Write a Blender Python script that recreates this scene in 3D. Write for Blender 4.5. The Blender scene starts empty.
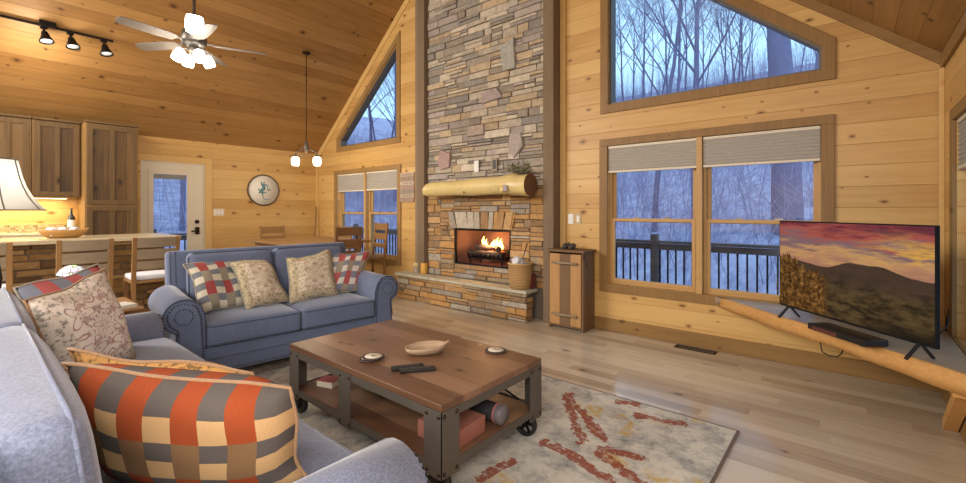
import bpy, bmesh, math, random
from mathutils import Vector, Matrix, noise
from mathutils.geometry import tessellate_polygon
C = bpy.context.scene.collection
scene = bpy.context.scene
PI = math.pi
R = math.radians

# ------------------------------------------------------------------ camera, sky, lights, exposure
cam_d = bpy.data.cameras.new('camera'); cam = bpy.data.objects.new('camera', cam_d); C.objects.link(cam)
cam.location = (0, 0, 1.32); cam.rotation_euler = (R(90), 0, math.atan(368 / 437))
cam_d.sensor_width = 36; cam_d.lens = 437 / 966 * 36; cam_d.shift_y = -31 / 966; cam_d.clip_start = 0.02
scene.camera = cam
w = bpy.data.worlds.new('dusk_sky'); scene.world = w; w.use_nodes = True
bg = w.node_tree.nodes['Background']; bg.inputs[0].default_value = (0.31, 0.52, 0.74, 1); bg.inputs[1].default_value = 1.5
scene.view_settings.view_transform = 'Standard'; scene.view_settings.look = 'None'
scene.view_settings.gamma = 1; scene.view_settings.use_curve_mapping = False
scene.view_settings.exposure = 0.78

def area(name, loc, rot, sx, sy, power, col):
    l = bpy.data.lights.new(name, 'AREA'); l.shape = 'RECTANGLE'; l.size = sx; l.size_y = sy; l.energy = power; l.color = col
    o = bpy.data.objects.new(name, l); C.objects.link(o); o.location = loc; o.rotation_euler = rot
    return o
# unseen area lights added beside and behind the camera to fill the room
area('side_fill_light', (0.46, -1.7, 1.7), (0, R(66), 0), 1.5, 4.2, 165, (1.0, 0.97, 0.95))
area('rear_left_fill_light', (-6.4, -2.6, 3.3), (R(58), 0, R(-38)), 2.6, 1.8, 230, (1.0, 0.95, 0.88))
area('rear_fill_light', (-1.0, -3.4, 2.9), (R(35), 0, 0), 1.6, 1.2, 85, (1.0, 0.96, 0.9))

def point(name, loc, power, col, rad=0.05, parent=None):
    l = bpy.data.lights.new(name, 'POINT'); l.energy = power; l.color = col; l.shadow_soft_size = rad
    o = bpy.data.objects.new(name, l); C.objects.link(o); o.location = loc
    if parent: o.parent = parent
    return o

# ------------------------------------------------------------------ node helpers
class NT:
    def __init__(s, name):
        s.m = bpy.data.materials.new(name); s.m.use_nodes = True
        s.t = s.m.node_tree; s.t.nodes.clear()
        s.out = s.t.nodes.new('ShaderNodeOutputMaterial')
        s.b = s.t.nodes.new('ShaderNodeBsdfPrincipled'); s.t.links.new(s.b.outputs[0], s.out.inputs[0])
    def put(s, sock, v):
        if isinstance(v, bpy.types.NodeSocket): s.t.links.new(v, sock)
        else:
            if hasattr(sock.default_value, '__len__') and not isinstance(v, (int, float)):
                v = tuple(v); n = len(sock.default_value)
                if n == 4 and len(v) == 3: v = v + (1,)
            sock.default_value = v
    def nd(s, typ, ins={}, **props):
        n = s.t.nodes.new('ShaderNode' + typ)
        for k, v in props.items(): setattr(n, k, v)
        for k, v in ins.items(): s.put(n.inputs[k], v)
        return n
    def math(s, op, a, b=0.0, c=0.0):
        n = s.t.nodes.new('ShaderNodeMath'); n.operation = op
        s.put(n.inputs[0], a); s.put(n.inputs[1], b); s.put(n.inputs[2], c)
        return n.outputs[0]
    def add(s, a, b): return s.math('ADD', a, b)
    def sub(s, a, b): return s.math('SUBTRACT', a, b)
    def mul(s, a, b): return s.math('MULTIPLY', a, b)
    def floor(s, a): return s.math('FLOOR', a)
    def fract(s, a): return s.math('FRACT', a)
    def step(s, a, lo, hi):           # smooth 0..1 ramp
        n = s.nd('MapRange', {0: a, 1: lo, 2: hi, 3: 0.0, 4: 1.0}); n.interpolation_type = 'SMOOTHSTEP'
        return n.outputs[0]
    def comb(s, x, y, z): return s.nd('CombineXYZ', {0: x, 1: y, 2: z}).outputs[0]
    def noise(s, vec, scale=5, detail=3, rough=.55): return s.nd('TexNoise', {'Vector': vec, 'Scale': scale, 'Detail': detail, 'Roughness': rough}).outputs[0]
    def white(s, a, b=0.0): return s.nd('TexWhiteNoise', {0: s.comb(a, b, 0.0)}, noise_dimensions='3D').outputs[0]
    def mix(s, f, a, b):
        n = s.nd('Mix', {}, data_type='RGBA'); s.put(n.inputs[0], f); s.put(n.inputs[6], a); s.put(n.inputs[7], b)
        return n.outputs[2]
    def ramp(s, f, stops):
        n = s.nd('ValToRGB', {0: f}); e = n.color_ramp.elements
        while len(e) < len(stops): e.new(0.5)
        for el, (p, c) in zip(e, stops): el.position = p; el.color = tuple(c) + (1,)
        return n.outputs[0]
    def pos(s, kind='P'):
        if kind == 'P': o = s.nd('NewGeometry').outputs['Position']
        elif kind == 'O': o = s.nd('TexCoord').outputs['Object']
        else: o = s.nd('TexCoord').outputs['UV']
        x = s.nd('SeparateXYZ', {0: o})
        return o, x.outputs[0], x.outputs[1], x.outputs[2]
    def bump(s, h, strength=.3, dist=.01):
        s.put(s.b.inputs['Normal'], s.nd('Bump', {'Height': h, 'Strength': strength, 'Distance': dist}).outputs[0])
    def fin(s, color=None, rough=None, metal=None, spec=None, emit=None, estr=1.0):
        b = s.b.inputs
        if color is not None: s.put(b['Base Color'], color)
        if rough is not None: s.put(b['Roughness'], rough)
        if metal is not None: s.put(b['Metallic'], metal)
        if spec is not None: s.put(b['Specular IOR Level'], spec)
        if emit is not None: s.put(b['Emission Color'], emit); s.put(b['Emission Strength'], estr)
        return s.m

def S(r, g, b):                        # sRGB 0-255 to linear
    f = lambda c: (c / 255) / 12.92 if c <= 10.3 else ((c / 255 + .055) / 1.055) ** 2.4
    return (f(r), f(g), f(b))

def planks(name, across, along, pitch, cols, length=None, rough=.5, knots=1.0, gw=.004, grain=20, kind='P', gdark=.45, spec=.35, tone=.5, gamt=.55):
    t = NT(name); _, x, y, z = t.pos(kind); ax = {'x': x, 'y': y, 'z': z}
    a, g = ax[across], ax[along]; o = ax[[k for k in 'xyz' if k not in (across, along)][0]]
    q = t.mul(a, 1 / pitch); ai = t.floor(q); af = t.fract(q)
    rnd = t.white(ai, 3.7)
    if length:
        gq = t.add(t.mul(g, 1 / length), t.mul(rnd, 7.31)); gi = t.floor(gq); gf = t.fract(gq); rnd2 = t.white(ai, gi)
    else: rnd2 = rnd
    gn = t.noise(t.comb(t.add(t.mul(g, 1.3), t.mul(rnd2, 40)), t.mul(a, grain), t.mul(o, grain)), 1.6, 4, .6)
    bn = t.noise(t.comb(t.add(t.mul(g, .9), t.mul(rnd2, 17)), t.mul(a, 4), t.mul(o, 4)), 1.3, 3)
    f = t.add(t.add(t.mul(rnd2, tone), t.mul(gn, gamt)), t.mul(bn, .35))
    f = t.sub(f, (tone + gamt + .35) / 2 - .5)
    n = len(cols); col = t.ramp(f, [(i / (n - 1) * .8 + .1, c) for i, c in enumerate(cols)])
    if knots:
        wob = t.noise(t.comb(g, a, o), 9, 2)
        v = t.nd('TexVoronoi', {'Vector': t.comb(t.add(t.mul(g, .85), t.mul(wob, .05)), t.add(t.mul(a, 1.5), t.mul(rnd, 3)), 0.0), 'Scale': 3.2}, voronoi_dimensions='2D')
        keep = t.math('GREATER_THAN', t.white(t.nd('SeparateColor', {0: v.outputs['Color']}).outputs[0], 1.3), 1 - .75 * knots)
        sr = t.nd('SeparateColor', {0: v.outputs['Color']}).outputs[1]; size = t.add(.018, t.mul(t.mul(sr, sr), .07))
        d = t.math('DIVIDE', v.outputs['Distance'], size)
        k1 = t.mul(t.sub(1.0, t.step(d, .55, 1.1)), keep); k2 = t.mul(t.sub(1.0, t.step(d, .9, 2.6)), keep)
        dk = (cols[0][0] * .34, cols[0][1] * .26, cols[0][2] * .22); md = (cols[0][0] * .95, cols[0][1] * .8, cols[0][2] * .7)
        col = t.mix(t.mul(k2, .6), col, md); col = t.mix(t.mul(k1, .8), col, dk)
    e = t.mul(t.math('MINIMUM', af, t.sub(1.0, af)), pitch)
    gr = t.step(e, 0.0, gw)
    if length:
        e2 = t.mul(t.math('MINIMUM', gf, t.sub(1.0, gf)), length); gr = t.mul(gr, t.step(e2, 0.0, gw * .7))
    if gdark: col = t.mix(t.mul(t.sub(1.0, gr), gdark), col, tuple(c * .3 for c in cols[0]))
    t.bump(t.add(gr, t.mul(gn, .12)), .45, gw)
    return t.fin(col, rough, spec=spec)

def solid(name, c, rough=.5, metal=0.0, spec=.5, nz=0.0, nscale=40, emit=None, estr=1.0, bump=0.0, kind='O'):
    t = NT(name); col = c
    if nz or bump:
        p, x, y, z = t.pos(kind); n = t.noise(p, nscale, 4, .65)
        if nz: col = t.mix(n, tuple(v * (1 - nz) for v in c), tuple(min(1, v * (1 + nz)) for v in c))
        if bump: t.bump(n, bump, .004)
    return t.fin(col, rough, metal, spec, emit, estr)

def fabric(name, c, nz=.35, scale=130, sheen=.3):
    t = NT(name); p, x, y, z = t.pos('O')
    a = t.noise(t.comb(t.mul(x, 1.0), t.mul(y, 1.0), z), scale, 3, .7); b = t.noise(p, 3.5, 3)
    f = t.add(t.mul(a, .8), t.mul(b, .2))
    f = t.step(f, .28, .72)
    col = t.mix(f, tuple(v * (1 - nz) for v in c), tuple(v * (1 + nz) for v in c))
    t.bump(a, .35, .002)
    t.b.inputs['Sheen Weight'].default_value = sheen; t.b.inputs['Sheen Roughness'].default_value = .4
    return t.fin(col, .9, spec=.15)

def vcol(name, rough=.85, nz=.35, bump=.6, scale=18):
    t = NT(name); p, x, y, z = t.pos('P'); c = t.nd('VertexColor', {}, layer_name='Col').outputs[0]
    n = t.noise(p, scale, 5, .65)
    dark = t.nd('Mix', {}, data_type='RGBA', blend_type='MULTIPLY'); t.put(dark.inputs[0], 1.0); t.put(dark.inputs[6], c)
    t.put(dark.inputs[7], t.ramp(n, [(.25, (1 - nz,) * 3), (.75, (1 + nz * .4,) * 3)]))
    t.bump(n, bump, .012)
    return t.fin(dark.outputs[2], rough, spec=.25)

# ------------------------------------------------------------------ mesh helpers
class MB:
    def __init__(s): s.bm = bmesh.new(); s.col = None; s.uv = None
    def V(s, p): return s.bm.verts.new(p)
    def F(s, vs, smooth=False):
        try: f = s.bm.faces.new(vs)
        except ValueError: return None
        f.smooth = smooth; return f
    def box(s, x0, x1, y0, y1, z0, z1, m=None):
        ps = [(x0, y0, z0), (x1, y0, z0), (x1, y1, z0), (x0, y1, z0), (x0, y0, z1), (x1, y0, z1), (x1, y1, z1), (x0, y1, z1)]
        v = [s.V(m @ Vector(p) if m else p) for p in ps]
        for f in ((3, 2, 1, 0), (4, 5, 6, 7), (0, 1, 5, 4), (1, 2, 6, 5), (2, 3, 7, 6), (3, 0, 4, 7)): s.F([v[i] for i in f])
        return s
    def bar(s, p0, p1, w, h, up=(0, 0, 1)):
        p0, p1 = Vector(p0), Vector(p1); d = (p1 - p0).normalized(); u = Vector(up)
        sd = d.cross(u)
        if sd.length < 1e-4: sd = d.cross(Vector((1, 0, 0)))
        sd.normalize(); u = sd.cross(d).normalized()
        r = []
        for p in (p0, p1): r.append([s.V(p + sd * a * w / 2 + u * b * h / 2) for a, b in ((-1, -1), (1, -1), (1, 1), (-1, 1))])
        s.F(r[0][::-1]); s.F(r[1])
        for i in range(4): s.F([r[0][i], r[0][(i + 1) % 4], r[1][(i + 1) % 4], r[1][i]])
        return s
    def tube(s, pts, rad, seg=10, closed=False, cap=True, smooth=True):
        pts = [Vector(p) for p in pts]; n = len(pts)
        rad = rad if hasattr(rad, '__len__') else [rad] * n
        rings = []; prev = None
        for i, p in enumerate(pts):
            a = pts[(i - 1) % n] if (closed or i > 0) else p; b = pts[(i + 1) % n] if (closed or i < n - 1) else p
            d = (b - a); d = d.normalized() if d.length > 1e-9 else Vector((0, 0, 1))
            if prev is None:
                u = d.orthogonal().normalized()
            else:
                u = prev - d * prev.dot(d); u = u.normalized() if u.length > 1e-6 else d.orthogonal().normalized()
            prev = u; v = d.cross(u)
            rings.append([s.V(p + (u * math.cos(2 * PI * k / seg) + v * math.sin(2 * PI * k / seg)) * rad[i]) for k in range(seg)])
        m = n if closed else n - 1
        for i in range(m):
            a, b = rings[i], rings[(i + 1) % n]
            for k in range(seg): s.F([a[k], a[(k + 1) % seg], b[(k + 1) % seg], b[k]], smooth)
        if cap and not closed: s.F(rings[0][::-1]); s.F(rings[-1])
        return s
    def cyl(s, p0, p1, r0, r1=None, seg=20, smooth=True): return s.tube([p0, p1], [r0, r0 if r1 is None else r1], seg, smooth=smooth)
    def lathe(s, prof, seg=28, o=(0, 0, 0), m=None, cap=True):
        rings = []
        for r, z in prof:
            ring = []
            for k in range(seg):
                p = Vector((r * math.cos(2 * PI * k / seg), r * math.sin(2 * PI * k / seg), z))
                if m: p = m @ p
                ring.append(s.V(p + Vector(o)))
            rings.append(ring)
        for a, b in zip(rings, rings[1:]):
            for k in range(seg): s.F([a[k], a[(k + 1) % seg], b[(k + 1) % seg], b[k]], True)
        if cap:
            if prof[0][0] > 1e-4: s.F(rings[0][::-1])
            if prof[-1][0] > 1e-4: s.F(rings[-1])
        return s
    def prism(s, poly, fn, d0, d1, smooth=False):      # poly of (u,v); fn(u,v,d) -> point
        a = [s.V(fn(u, v, d0)) for u, v in poly]; b = [s.V(fn(u, v, d1)) for u, v in poly]
        s.F(a[::-1]); s.F(b)
        for i in range(len(poly)):
            j = (i + 1) % len(poly); s.F([a[i], a[j], b[j], b[i]], smooth)
        return s
    def wall(s, outer, holes, fn, d0, d1):
        loops = [outer] + holes; flat = [p for l in loops for p in l]
        tri = tessellate_polygon([[Vector((u, v, 0)) for u, v in l] for l in loops])
        a = [s.V(fn(u, v, d0)) for u, v in flat]; b = [s.V(fn(u, v, d1)) for u, v in flat]
        for t in tri: s.F([a[i] for i in t]); s.F([b[i] for i in t][::-1])
        k = 0
        for l in loops:
            for i in range(len(l)):
                j = (i + 1) % len(l); s.F([a[k + i], a[k + j], b[k + j], b[k + i]])
            k += len(l)
        return s
    def sphere(s, c, r, sc=(1, 1, 1), seg=14, rings=8):
        prof = []
        bmv = bmesh.ops.create_uvsphere(s.bm, u_segments=seg, v_segments=rings, radius=r)['verts']
        for v in bmv: v.co = Vector((v.co.x * sc[0], v.co.y * sc[1], v.co.z * sc[2])) + Vector(c)
        for f in {f for v in bmv for f in v.link_faces}: f.smooth = True
        return s
    def cushion(s, x0, x1, y0, y1, z0, z1, crown=.03, r=.05, m=None, n=10, rs=4):   # soft rounded box crowned on +z
        cx, cy, cz = (x0 + x1) / 2, (y0 + y1) / 2, (z0 + z1) / 2; hx, hy, hz = (x1 - x0) / 2, (y1 - y0) / 2, (z1 - z0) / 2
        def axis(h):
            rr = min(r, h * .9); inner = [-(h - rr) + 2 * (h - rr) * i / n for i in range(n + 1)]
            return inner, rr
        r = min(r, hx * .95, hy * .95, hz * .98)
        def coords(h, k):
            lo = [-h + r * (1 - math.cos(PI / 2 * i / rs)) for i in range(rs)]
            mid = [-(h - r) + 2 * (h - r) * i / k for i in range(k + 1)]
            return lo + mid + [-v for v in lo[::-1]]
        ax, ay, az = coords(hx, n), coords(hy, n), coords(hz, 2)
        vd = {}
        def P(x, y, z):
            key = (round(x, 5), round(y, 5), round(z, 5))
            if key in vd: return vd[key]
            c = Vector((max(-hx + r, min(hx - r, x)), max(-hy + r, min(hy - r, y)), max(-hz + r, min(hz - r, z))))
            d = Vector((x, y, z)) - c
            p = c + d.normalized() * r if d.length > 1e-6 else Vector((x, y, z))
            u, v = p.x / hx, p.y / hy
            p.z += crown * (1 - u ** 4) * (1 - v ** 4) * (1 if p.z > 0 else -.0)
            p += Vector((cx, cy, cz))
            vd[key] = s.V(m @ p if m else p); return vd[key]
        for (A, B, f) in ((ax, ay, lambda a, b, q: (a, b, q * hz)), (ax, az, lambda a, b, q: (a, q * hy, b)), (ay, az, lambda a, b, q: (q * hx, a, b))):
            for q in (-1, 1):
                for i in range(len(A) - 1):
                    for j in range(len(B) - 1):
                        vs = [P(*f(A[i], B[j], q)), P(*f(A[i + 1], B[j], q)), P(*f(A[i + 1], B[j + 1], q)), P(*f(A[i], B[j + 1], q))]
                        if len(set(vs)) == 4: s.F(vs, True)
        return s
    def build(s, name, mat, parent=None, loc=None, bevel=0, seg=2, rot=None, smooth=None):
        bmesh.ops.recalc_face_normals(s.bm, faces=s.bm.faces)
        me = bpy.data.meshes.new(name); s.bm.to_mesh(me); s.bm.free()
        o = bpy.data.objects.new(name, me); C.objects.link(o)
        for mm in (mat if isinstance(mat, (list, tuple)) else [mat]): me.materials.append(mm)
        if parent: o.parent = parent
        if loc: o.location = loc
        if rot: o.rotation_euler = rot
        if bevel:
            b = o.modifiers.new('bevel', 'BEVEL'); b.width = bevel; b.segments = seg; b.limit_method = 'ANGLE'; b.angle_limit = R(40)
        return o

def tag(o, label, cat, group=None, kind=None):
    o['label'] = label; o['category'] = cat
    if group: o['group'] = group
    if kind: o['kind'] = kind
    return o
def thing(name, label, cat, loc=(0, 0, 0), rz=0, group=None):
    o = bpy.data.objects.new(name, None); C.objects.link(o); o.location = loc; o.rotation_euler = (0, 0, rz); o.empty_display_size = .1
    return tag(o, label, cat, group)
def struct(o, label=None, cat=None):
    o['kind'] = 'structure'
    if label: o['label'] = label
    if cat: o['category'] = cat
    return o
def kids(o): return list(o.children)
def dup(o, loc, rz=None, label=None, group=None, parent=None, scale=None):
    c = o.copy(); C.objects.link(c)
    if parent: c.parent = parent
    if loc is not None: c.location = loc
    if rz is not None: c.rotation_euler = (0, 0, rz)
    if scale: c.scale = scale
    if label: c['label'] = label
    if group: c['group'] = group
    for ch in kids(o): dup(ch, None, parent=c)
    return c

# ------------------------------------------------------------------ materials
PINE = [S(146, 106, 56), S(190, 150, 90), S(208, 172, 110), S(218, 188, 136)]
M = {}
M['pine_wall_x'] = planks('pine_boards_gable', 'z', 'x', .168, PINE, knots=1.0, rough=.42, tone=.28, gamt=.35)
M['pine_wall_y'] = planks('pine_boards_side', 'z', 'y', .168, PINE, knots=1.0, rough=.42, tone=.28, gamt=.35)
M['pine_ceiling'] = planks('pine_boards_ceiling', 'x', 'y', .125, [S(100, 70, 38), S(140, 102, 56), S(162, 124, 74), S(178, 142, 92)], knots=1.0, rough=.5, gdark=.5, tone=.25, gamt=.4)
M['floor'] = planks('oak_floor', 'y', 'x', .105, [S(146, 130, 112), S(182, 166, 144), S(202, 188, 166), S(214, 204, 184)], length=1.3, knots=.2, rough=.17, gw=.0016, gdark=.3, spec=.6, tone=.5, gamt=.4)
M['trim'] = planks('stained_pine_trim', 'x', 'z', 5.0, [S(100, 74, 40), S(136, 104, 60), S(158, 126, 78)], knots=.3, rough=.5, gdark=0, grain=40)
M['trim_h'] = planks('stained_pine_trim_flat', 'z', 'x', 5.0, [S(100, 74, 40), S(136, 104, 60), S(158, 126, 78)], knots=.3, rough=.5, gdark=0, grain=40)
M['pine_trim'] = planks('clear_pine_trim', 'z', 'x', 5.0, PINE[1:], knots=.3, rough=.45, gdark=0, grain=30)
M['sash'] = solid('golden_pine_sash', S(184, 146, 90), .45, nz=.15, nscale=12)
M['post'] = planks('dark_rough_timber', 'x', 'z', 5.0, [S(88, 72, 56), S(120, 102, 82), S(144, 126, 104)], knots=0, rough=.8, gdark=0, grain=50)
M['barn'] = planks('weathered_cabinet_wood', 'y', 'z', .24, [S(44, 38, 32), S(84, 62, 36), S(114, 86, 48), S(96, 90, 80)], knots=.6, rough=.6, grain=28, gdark=.2)
M['barn_frame'] = planks('worn_cabinet_frame', 'y', 'z', 5.0, [S(58, 44, 28), S(96, 74, 44), S(126, 102, 64)], knots=.2, rough=.6, grain=45, gdark=0)
M['cab_side'] = solid('golden_cabinet_side', S(142, 108, 58), .5, nz=.2, nscale=9)
M['stone'] = vcol('ledge_stone'); M['mortar'] = solid('dark_mortar', S(104, 94, 82), .95, nz=.2)
M['slab'] = solid('pale_hearth_slab', S(176, 172, 152), .7, nz=.3, nscale=7, bump=.5)
M['sofa'] = fabric('blue_grey_heather_fabric', S(116, 123, 144), .30)
M['loveseat'] = fabric('slate_blue_fabric', S(96, 106, 130), .22)
M['piping'] = fabric('dark_blue_piping', S(66, 74, 92), .15)
M['nail'] = solid('aged_brass_nailheads', S(70, 62, 52), .35, .9)
M['dark_leg'] = solid('dark_turned_wood', S(52, 36, 26), .5)
M['cream'] = solid('cream_paint', S(214, 206, 186), .5)
M['black'] = solid('black_plastic', S(20, 20, 22), .4)
M['black_metal'] = solid('black_iron', S(26, 24, 24), .45, .6)
M['bronze'] = solid('oil_rubbed_bronze', S(52, 40, 32), .4, .8)
M['nickel'] = solid('brushed_nickel', S(140, 136, 128), .35, .9)
M['gunmetal'] = solid('brown_grey_steel', S(104, 98, 90), .5, .55, nz=.12, nscale=14)
M['white'] = solid('white_plastic', S(228, 228, 224), .45)
M['rubber'] = solid('black_rubber_tyre', S(28, 28, 30), .6)
M['chair'] = solid('honey_chair_wood', S(140, 104, 60), .5, nz=.2, nscale=9)
M['chair_dark'] = solid('walnut_chair_wood', S(104, 72, 40), .5, nz=.2, nscale=9)
M['stool_slat'] = planks('grey_washed_wood', 'z', 'y', 5, [S(112, 98, 78), S(140, 126, 104), S(156, 144, 122)], knots=0, grain=40, gdark=0, rough=.65)
M['granite'] = solid('cream_granite', S(190, 176, 146), .25, nz=.3, nscale=45)
def glass():
    t = NT('window_glass'); t.t.nodes.remove(t.b)
    a = t.nd('BsdfTransparent', {0: (.93, .95, .97, 1)}); g = t.nd('BsdfGlossy', {1: 0.0}); f = t.nd('LayerWeight', {0: .5}); fz = t.add(.04, t.mul(.9, t.math('POWER', f.outputs['Facing'], 5.0)))
    mx = t.nd('MixShader', {0: fz, 1: a.outputs[0], 2: g.outputs[0]}); t.t.links.new(mx.outputs[0], t.out.inputs[0]); return t.m
M['glass'] = glass()
M['shade'] = solid('cellular_fabric', S(170, 166, 158), .9, spec=.1, nz=.05)

# ------------------------------------------------------------------ room shell
XL, XR, YG, YB, ZE, SL = -8.184, .515, 4.58, -4.5, 2.45, .833
XM = (XL + XR) / 2; ZR = ZE + SL * (XR - XM)
struct(MB().box(XL - .2, XR + .2, YB - .2, YG + .2, -.12, 0).build('floor', M['floor']))
gx = lambda u, v, d: (u, YG + d, v)
W1 = dict(x0=-2.055, x1=-.19, z0=.515, z1=2.03); W2 = dict(x0=-7.48, x1=-5.68, z0=.515, z1=2.0)
rect = lambda a, b, c, d: [(a, c), (b, c), (b, d), (a, d)]
T1 = [(-2.045, 2.483), (-.184, 2.483), (-.184, 2.68), (-2.045, 4.23)]
T2 = [(-7.40, 2.515), (-5.70, 2.515), (-5.70, 4.06), (-7.40, 2.645)]
gab = [(XL, 0), (XR, 0), (XR, ZE), (XM, ZR), (XL, ZE)]
FB = (-4.312, -3.315, .57, 1.073)
struct(MB().wall(gab, [rect(W1['x0'], W1['x1'], W1['z0'], W1['z1']), rect(W2['x0'], W2['x1'], W2['z0'], W2['z1']), T1, T2, rect(-4.45, -3.2, .45, 1.25)], gx, 0, .16).build('wall_gable', M['pine_wall_x']))
sx = lambda X, sgn: (lambda u, v, d: (X + sgn * d, u, v))
D1 = (1.71, 2.57, 0.0, 2.08)
lw = [(YB, 0), (D1[0], 0), (D1[0], D1[3]), (D1[1], D1[3]), (D1[1], 0), (YG, 0), (YG, ZE), (YB, ZE)]
struct(MB().wall(lw, [], sx(XL, -1), 0, .16).build('wall_left', M['pine_wall_y']))
W3 = (2.25, 4.07, .515, 1.90)
struct(MB().wall(rect(YB, YG, 0, ZE), [rect(*W3)], sx(XR, 1), 0, .16).build('wall_right', M['pine_wall_y']))
struct(MB().wall(gab, [], lambda u, v, d: (u, YB - d, v), 0, .16).build('wall_rear', M['pine_wall_x']))
mb = MB()
for sgn, X in ((1, XL), (-1, XR)):
    e = X - sgn * .5; ze = ZE - .5 * SL
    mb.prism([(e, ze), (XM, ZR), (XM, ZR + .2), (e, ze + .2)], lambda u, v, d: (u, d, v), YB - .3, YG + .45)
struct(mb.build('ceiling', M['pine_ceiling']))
# trim boards
def trim(name, mat, *boxes):
    m = MB()
    for b in boxes: m.box(*b)
    return struct(m.build(name, mat, bevel=.004))
trim('baseboard_gable', M['trim_h'], (-2.63, XR, YG - .022, YG, 0, .135), (XL, -5.05, YG - .022, YG, 0, .135))
trim('baseboard_left', M['trim_h'], (XL, XL + .022, D1[1] + .1, YG, 0, .135))
trim('baseboard_right', M['trim_h'], (XR - .022, XR, YB, YG - .02, 0, .135))
trim('trim_1', M['post'], (-5.05, -4.85, 4.40, YG, 0, 5.0)); trim('trim_2', M['post'], (-2.78, -2.64, 4.40, YG, 0, 5.0))
trim('trim_3', M['pine_trim'], (-2.638, -2.57, YG - .03, YG, 0, 4.9))
def rake(name, sgn, mat, h):
    X = XL if sgn > 0 else XR
    P = [(X, ZE), (XM, ZR), (XM, ZR - h), (X, ZE - h)]
    return struct(MB().prism(P, lambda u, v, d: (u, YG - d, v), 0, .022).build(name, mat))
rake('trim_4', 1, M['pine_trim'], .13); rake('trim_5', -1, M['trim_h'], .085)
trim('trim_6', M['trim'], (XR - .022, XR, YB, YG - .02, ZE - .10, ZE))
trim('trim_7', M['pine_trim'], (XR - .028, XR, YG - .05, YG - .022, .135, ZE - .1), )
trim('trim_8', M['pine_trim'], (XL, XL + .03, YG - .05, YG, .135, ZE - .1))

# ------------------------------------------------------------------ windows
def dh_unit(root, a0, a1, z0, z1, fn, zm):
    """one double-hung unit between a0..a1 on a wall; fn maps (u,v,d) with d outward"""
    def fr(name, u0, u1, v0, v1, t, d0, d1):
        return MB().wall(rect(u0, u1, v0, v1), [rect(u0 + t, u1 - t, v0 + t, v1 - t)], fn, d0, d1).build(name, M['sash'], root, bevel=.003)
    fr('window_frame', a0, a1, z0, z1, .022, .052, .15)
    s1 = fr('lower_sash', a0 + .0225, a1 - .0225, z0 + .0225, zm + .02, .034, .05, .085)
    MB().wall(rect(a0 + .05, a1 - .05, z0 + .05, zm - .012), [], fn, .066, .070).build('glass_pane', M['glass'], s1)
    s2 = fr('upper_sash', a0 + .0225, a1 - .0225, zm - .02, z1 - .0225, .034, .09, .125)
    MB().wall(rect(a0 + .05, a1 - .05, zm + .012, z1 - .05), [], fn, .106, .110).build('glass_pane', M['glass'], s2)
    w_ = a1 - a0
    for q in (.33, .67): MB().prism(rect(a0 + w_ * q - .03, a0 + w_ * q + .03, zm + .0201, zm + .034), fn, .055, .08).build('sash_lock', M['nickel'], root)
def casing(root, a0, a1, z0, z1, cw, fn, mat, d=-.022):
    for nm, r in (('head_casing', rect(a0 - cw, a1 + cw, z1, z1 + cw * .85)), ('sill_casing', rect(a0 - cw, a1 + cw, z0 - cw, z0)),
                  ('side_casing', rect(a0 - cw, a0, z0, z1)), ('side_casing', rect(a1, a1 + cw, z0, z1))):
        MB().prism(r, fn, d, 0).build(nm, mat, root, bevel=.003)
def shade(name, label, a0, a1, z0, z1, fn, group):
    mb = MB(); n = max(4, round((z1 - z0) / .031)); st = (z1 - z0) / n; pr = []
    for i in range(n): pr += [(.012, z0 + st * i), (.002, z0 + st * (i + .5))]
    pr.append((.012, z1)); back = [(.040 if i % 2 == 0 else .050, z) for i, (d, z) in enumerate(pr)]
    L_ = [[mb.V(fn(u, z, d)) for d, z in pr + back[::-1]] for u in (a0, a1)]; k = len(L_[0])
    for i in range(k): mb.F([L_[0][i], L_[0][(i + 1) % k], L_[1][(i + 1) % k], L_[1][i]])
    for i in range(len(pr) - 1):
        for q in (0, 1): mb.F([L_[q][i], L_[q][i + 1], L_[q][k - 2 - i], L_[q][k - 1 - i]])
    o = mb.build(name, M['shade'])
    tag(o, label, 'window shade', group)
    MB().prism(rect(a0, a1, z1 + .0005, z1 + .025), fn, .0, .0495).build('head_rail', M['cream'], o)
    MB().prism(rect(a0, a1, z0 - .02, z0 - .0005), fn, .0, .0495).build('bottom_rail', M['cream'], o)
    return o
def window(name, label, W, fn, mid, zm, cw=.09):
    r = thing(name, label, 'window', (0, 0, 0)); r['kind'] = 'structure'
    a0, a1, z0, z1 = W
    casing(r, a0, a1, z0, z1, cw, fn, M['trim'])
    MB().prism(rect(mid - .026, mid + .026, z0, z1), fn, -.018, .15).build('mullion', M['sash'], r, bevel=.003)
    dh_unit(r, a0, mid - .0262, z0, z1, fn, zm); dh_unit(r, mid + .0262, a1, z0, z1, fn, zm)
    return r
window('window_1', 'double window with two sashes each right of the fireplace', (W1['x0'], W1['x1'], W1['z0'], W1['z1']), gx, -1.12, 1.215)
window('window_2', 'double window left of the fireplace behind the dining chairs', (W2['x0'], W2['x1'], W2['z0'], W2['z1']), gx, -6.58, 1.27)
shade('cellular_shade', 'grey cellular shade on the window pane nearest the wooden bin cabinet', -2.05, -1.15, 1.755, 2.0, gx, 'cellular shades')
shade('cellular_shade', 'grey cellular shade on the right pane of the window above the television', -1.09, -.195, 1.755, 2.0, gx, 'cellular shades')
shade('cellular_shade', 'beige cellular shade on the left pane of the dining corner window', -7.475, -6.61, 1.69, 1.97, gx, 'cellular shades')
shade('cellular_shade', 'beige cellular shade on the dining corner window, next to the small wooden sign', -6.55, -5.685, 1.69, 1.97, gx, 'cellular shades')
fr_ = sx(XR, 1)
window('window_3', 'double window on the right wall at the edge of the photo', W3, fr_, 3.16, 1.25)
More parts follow.
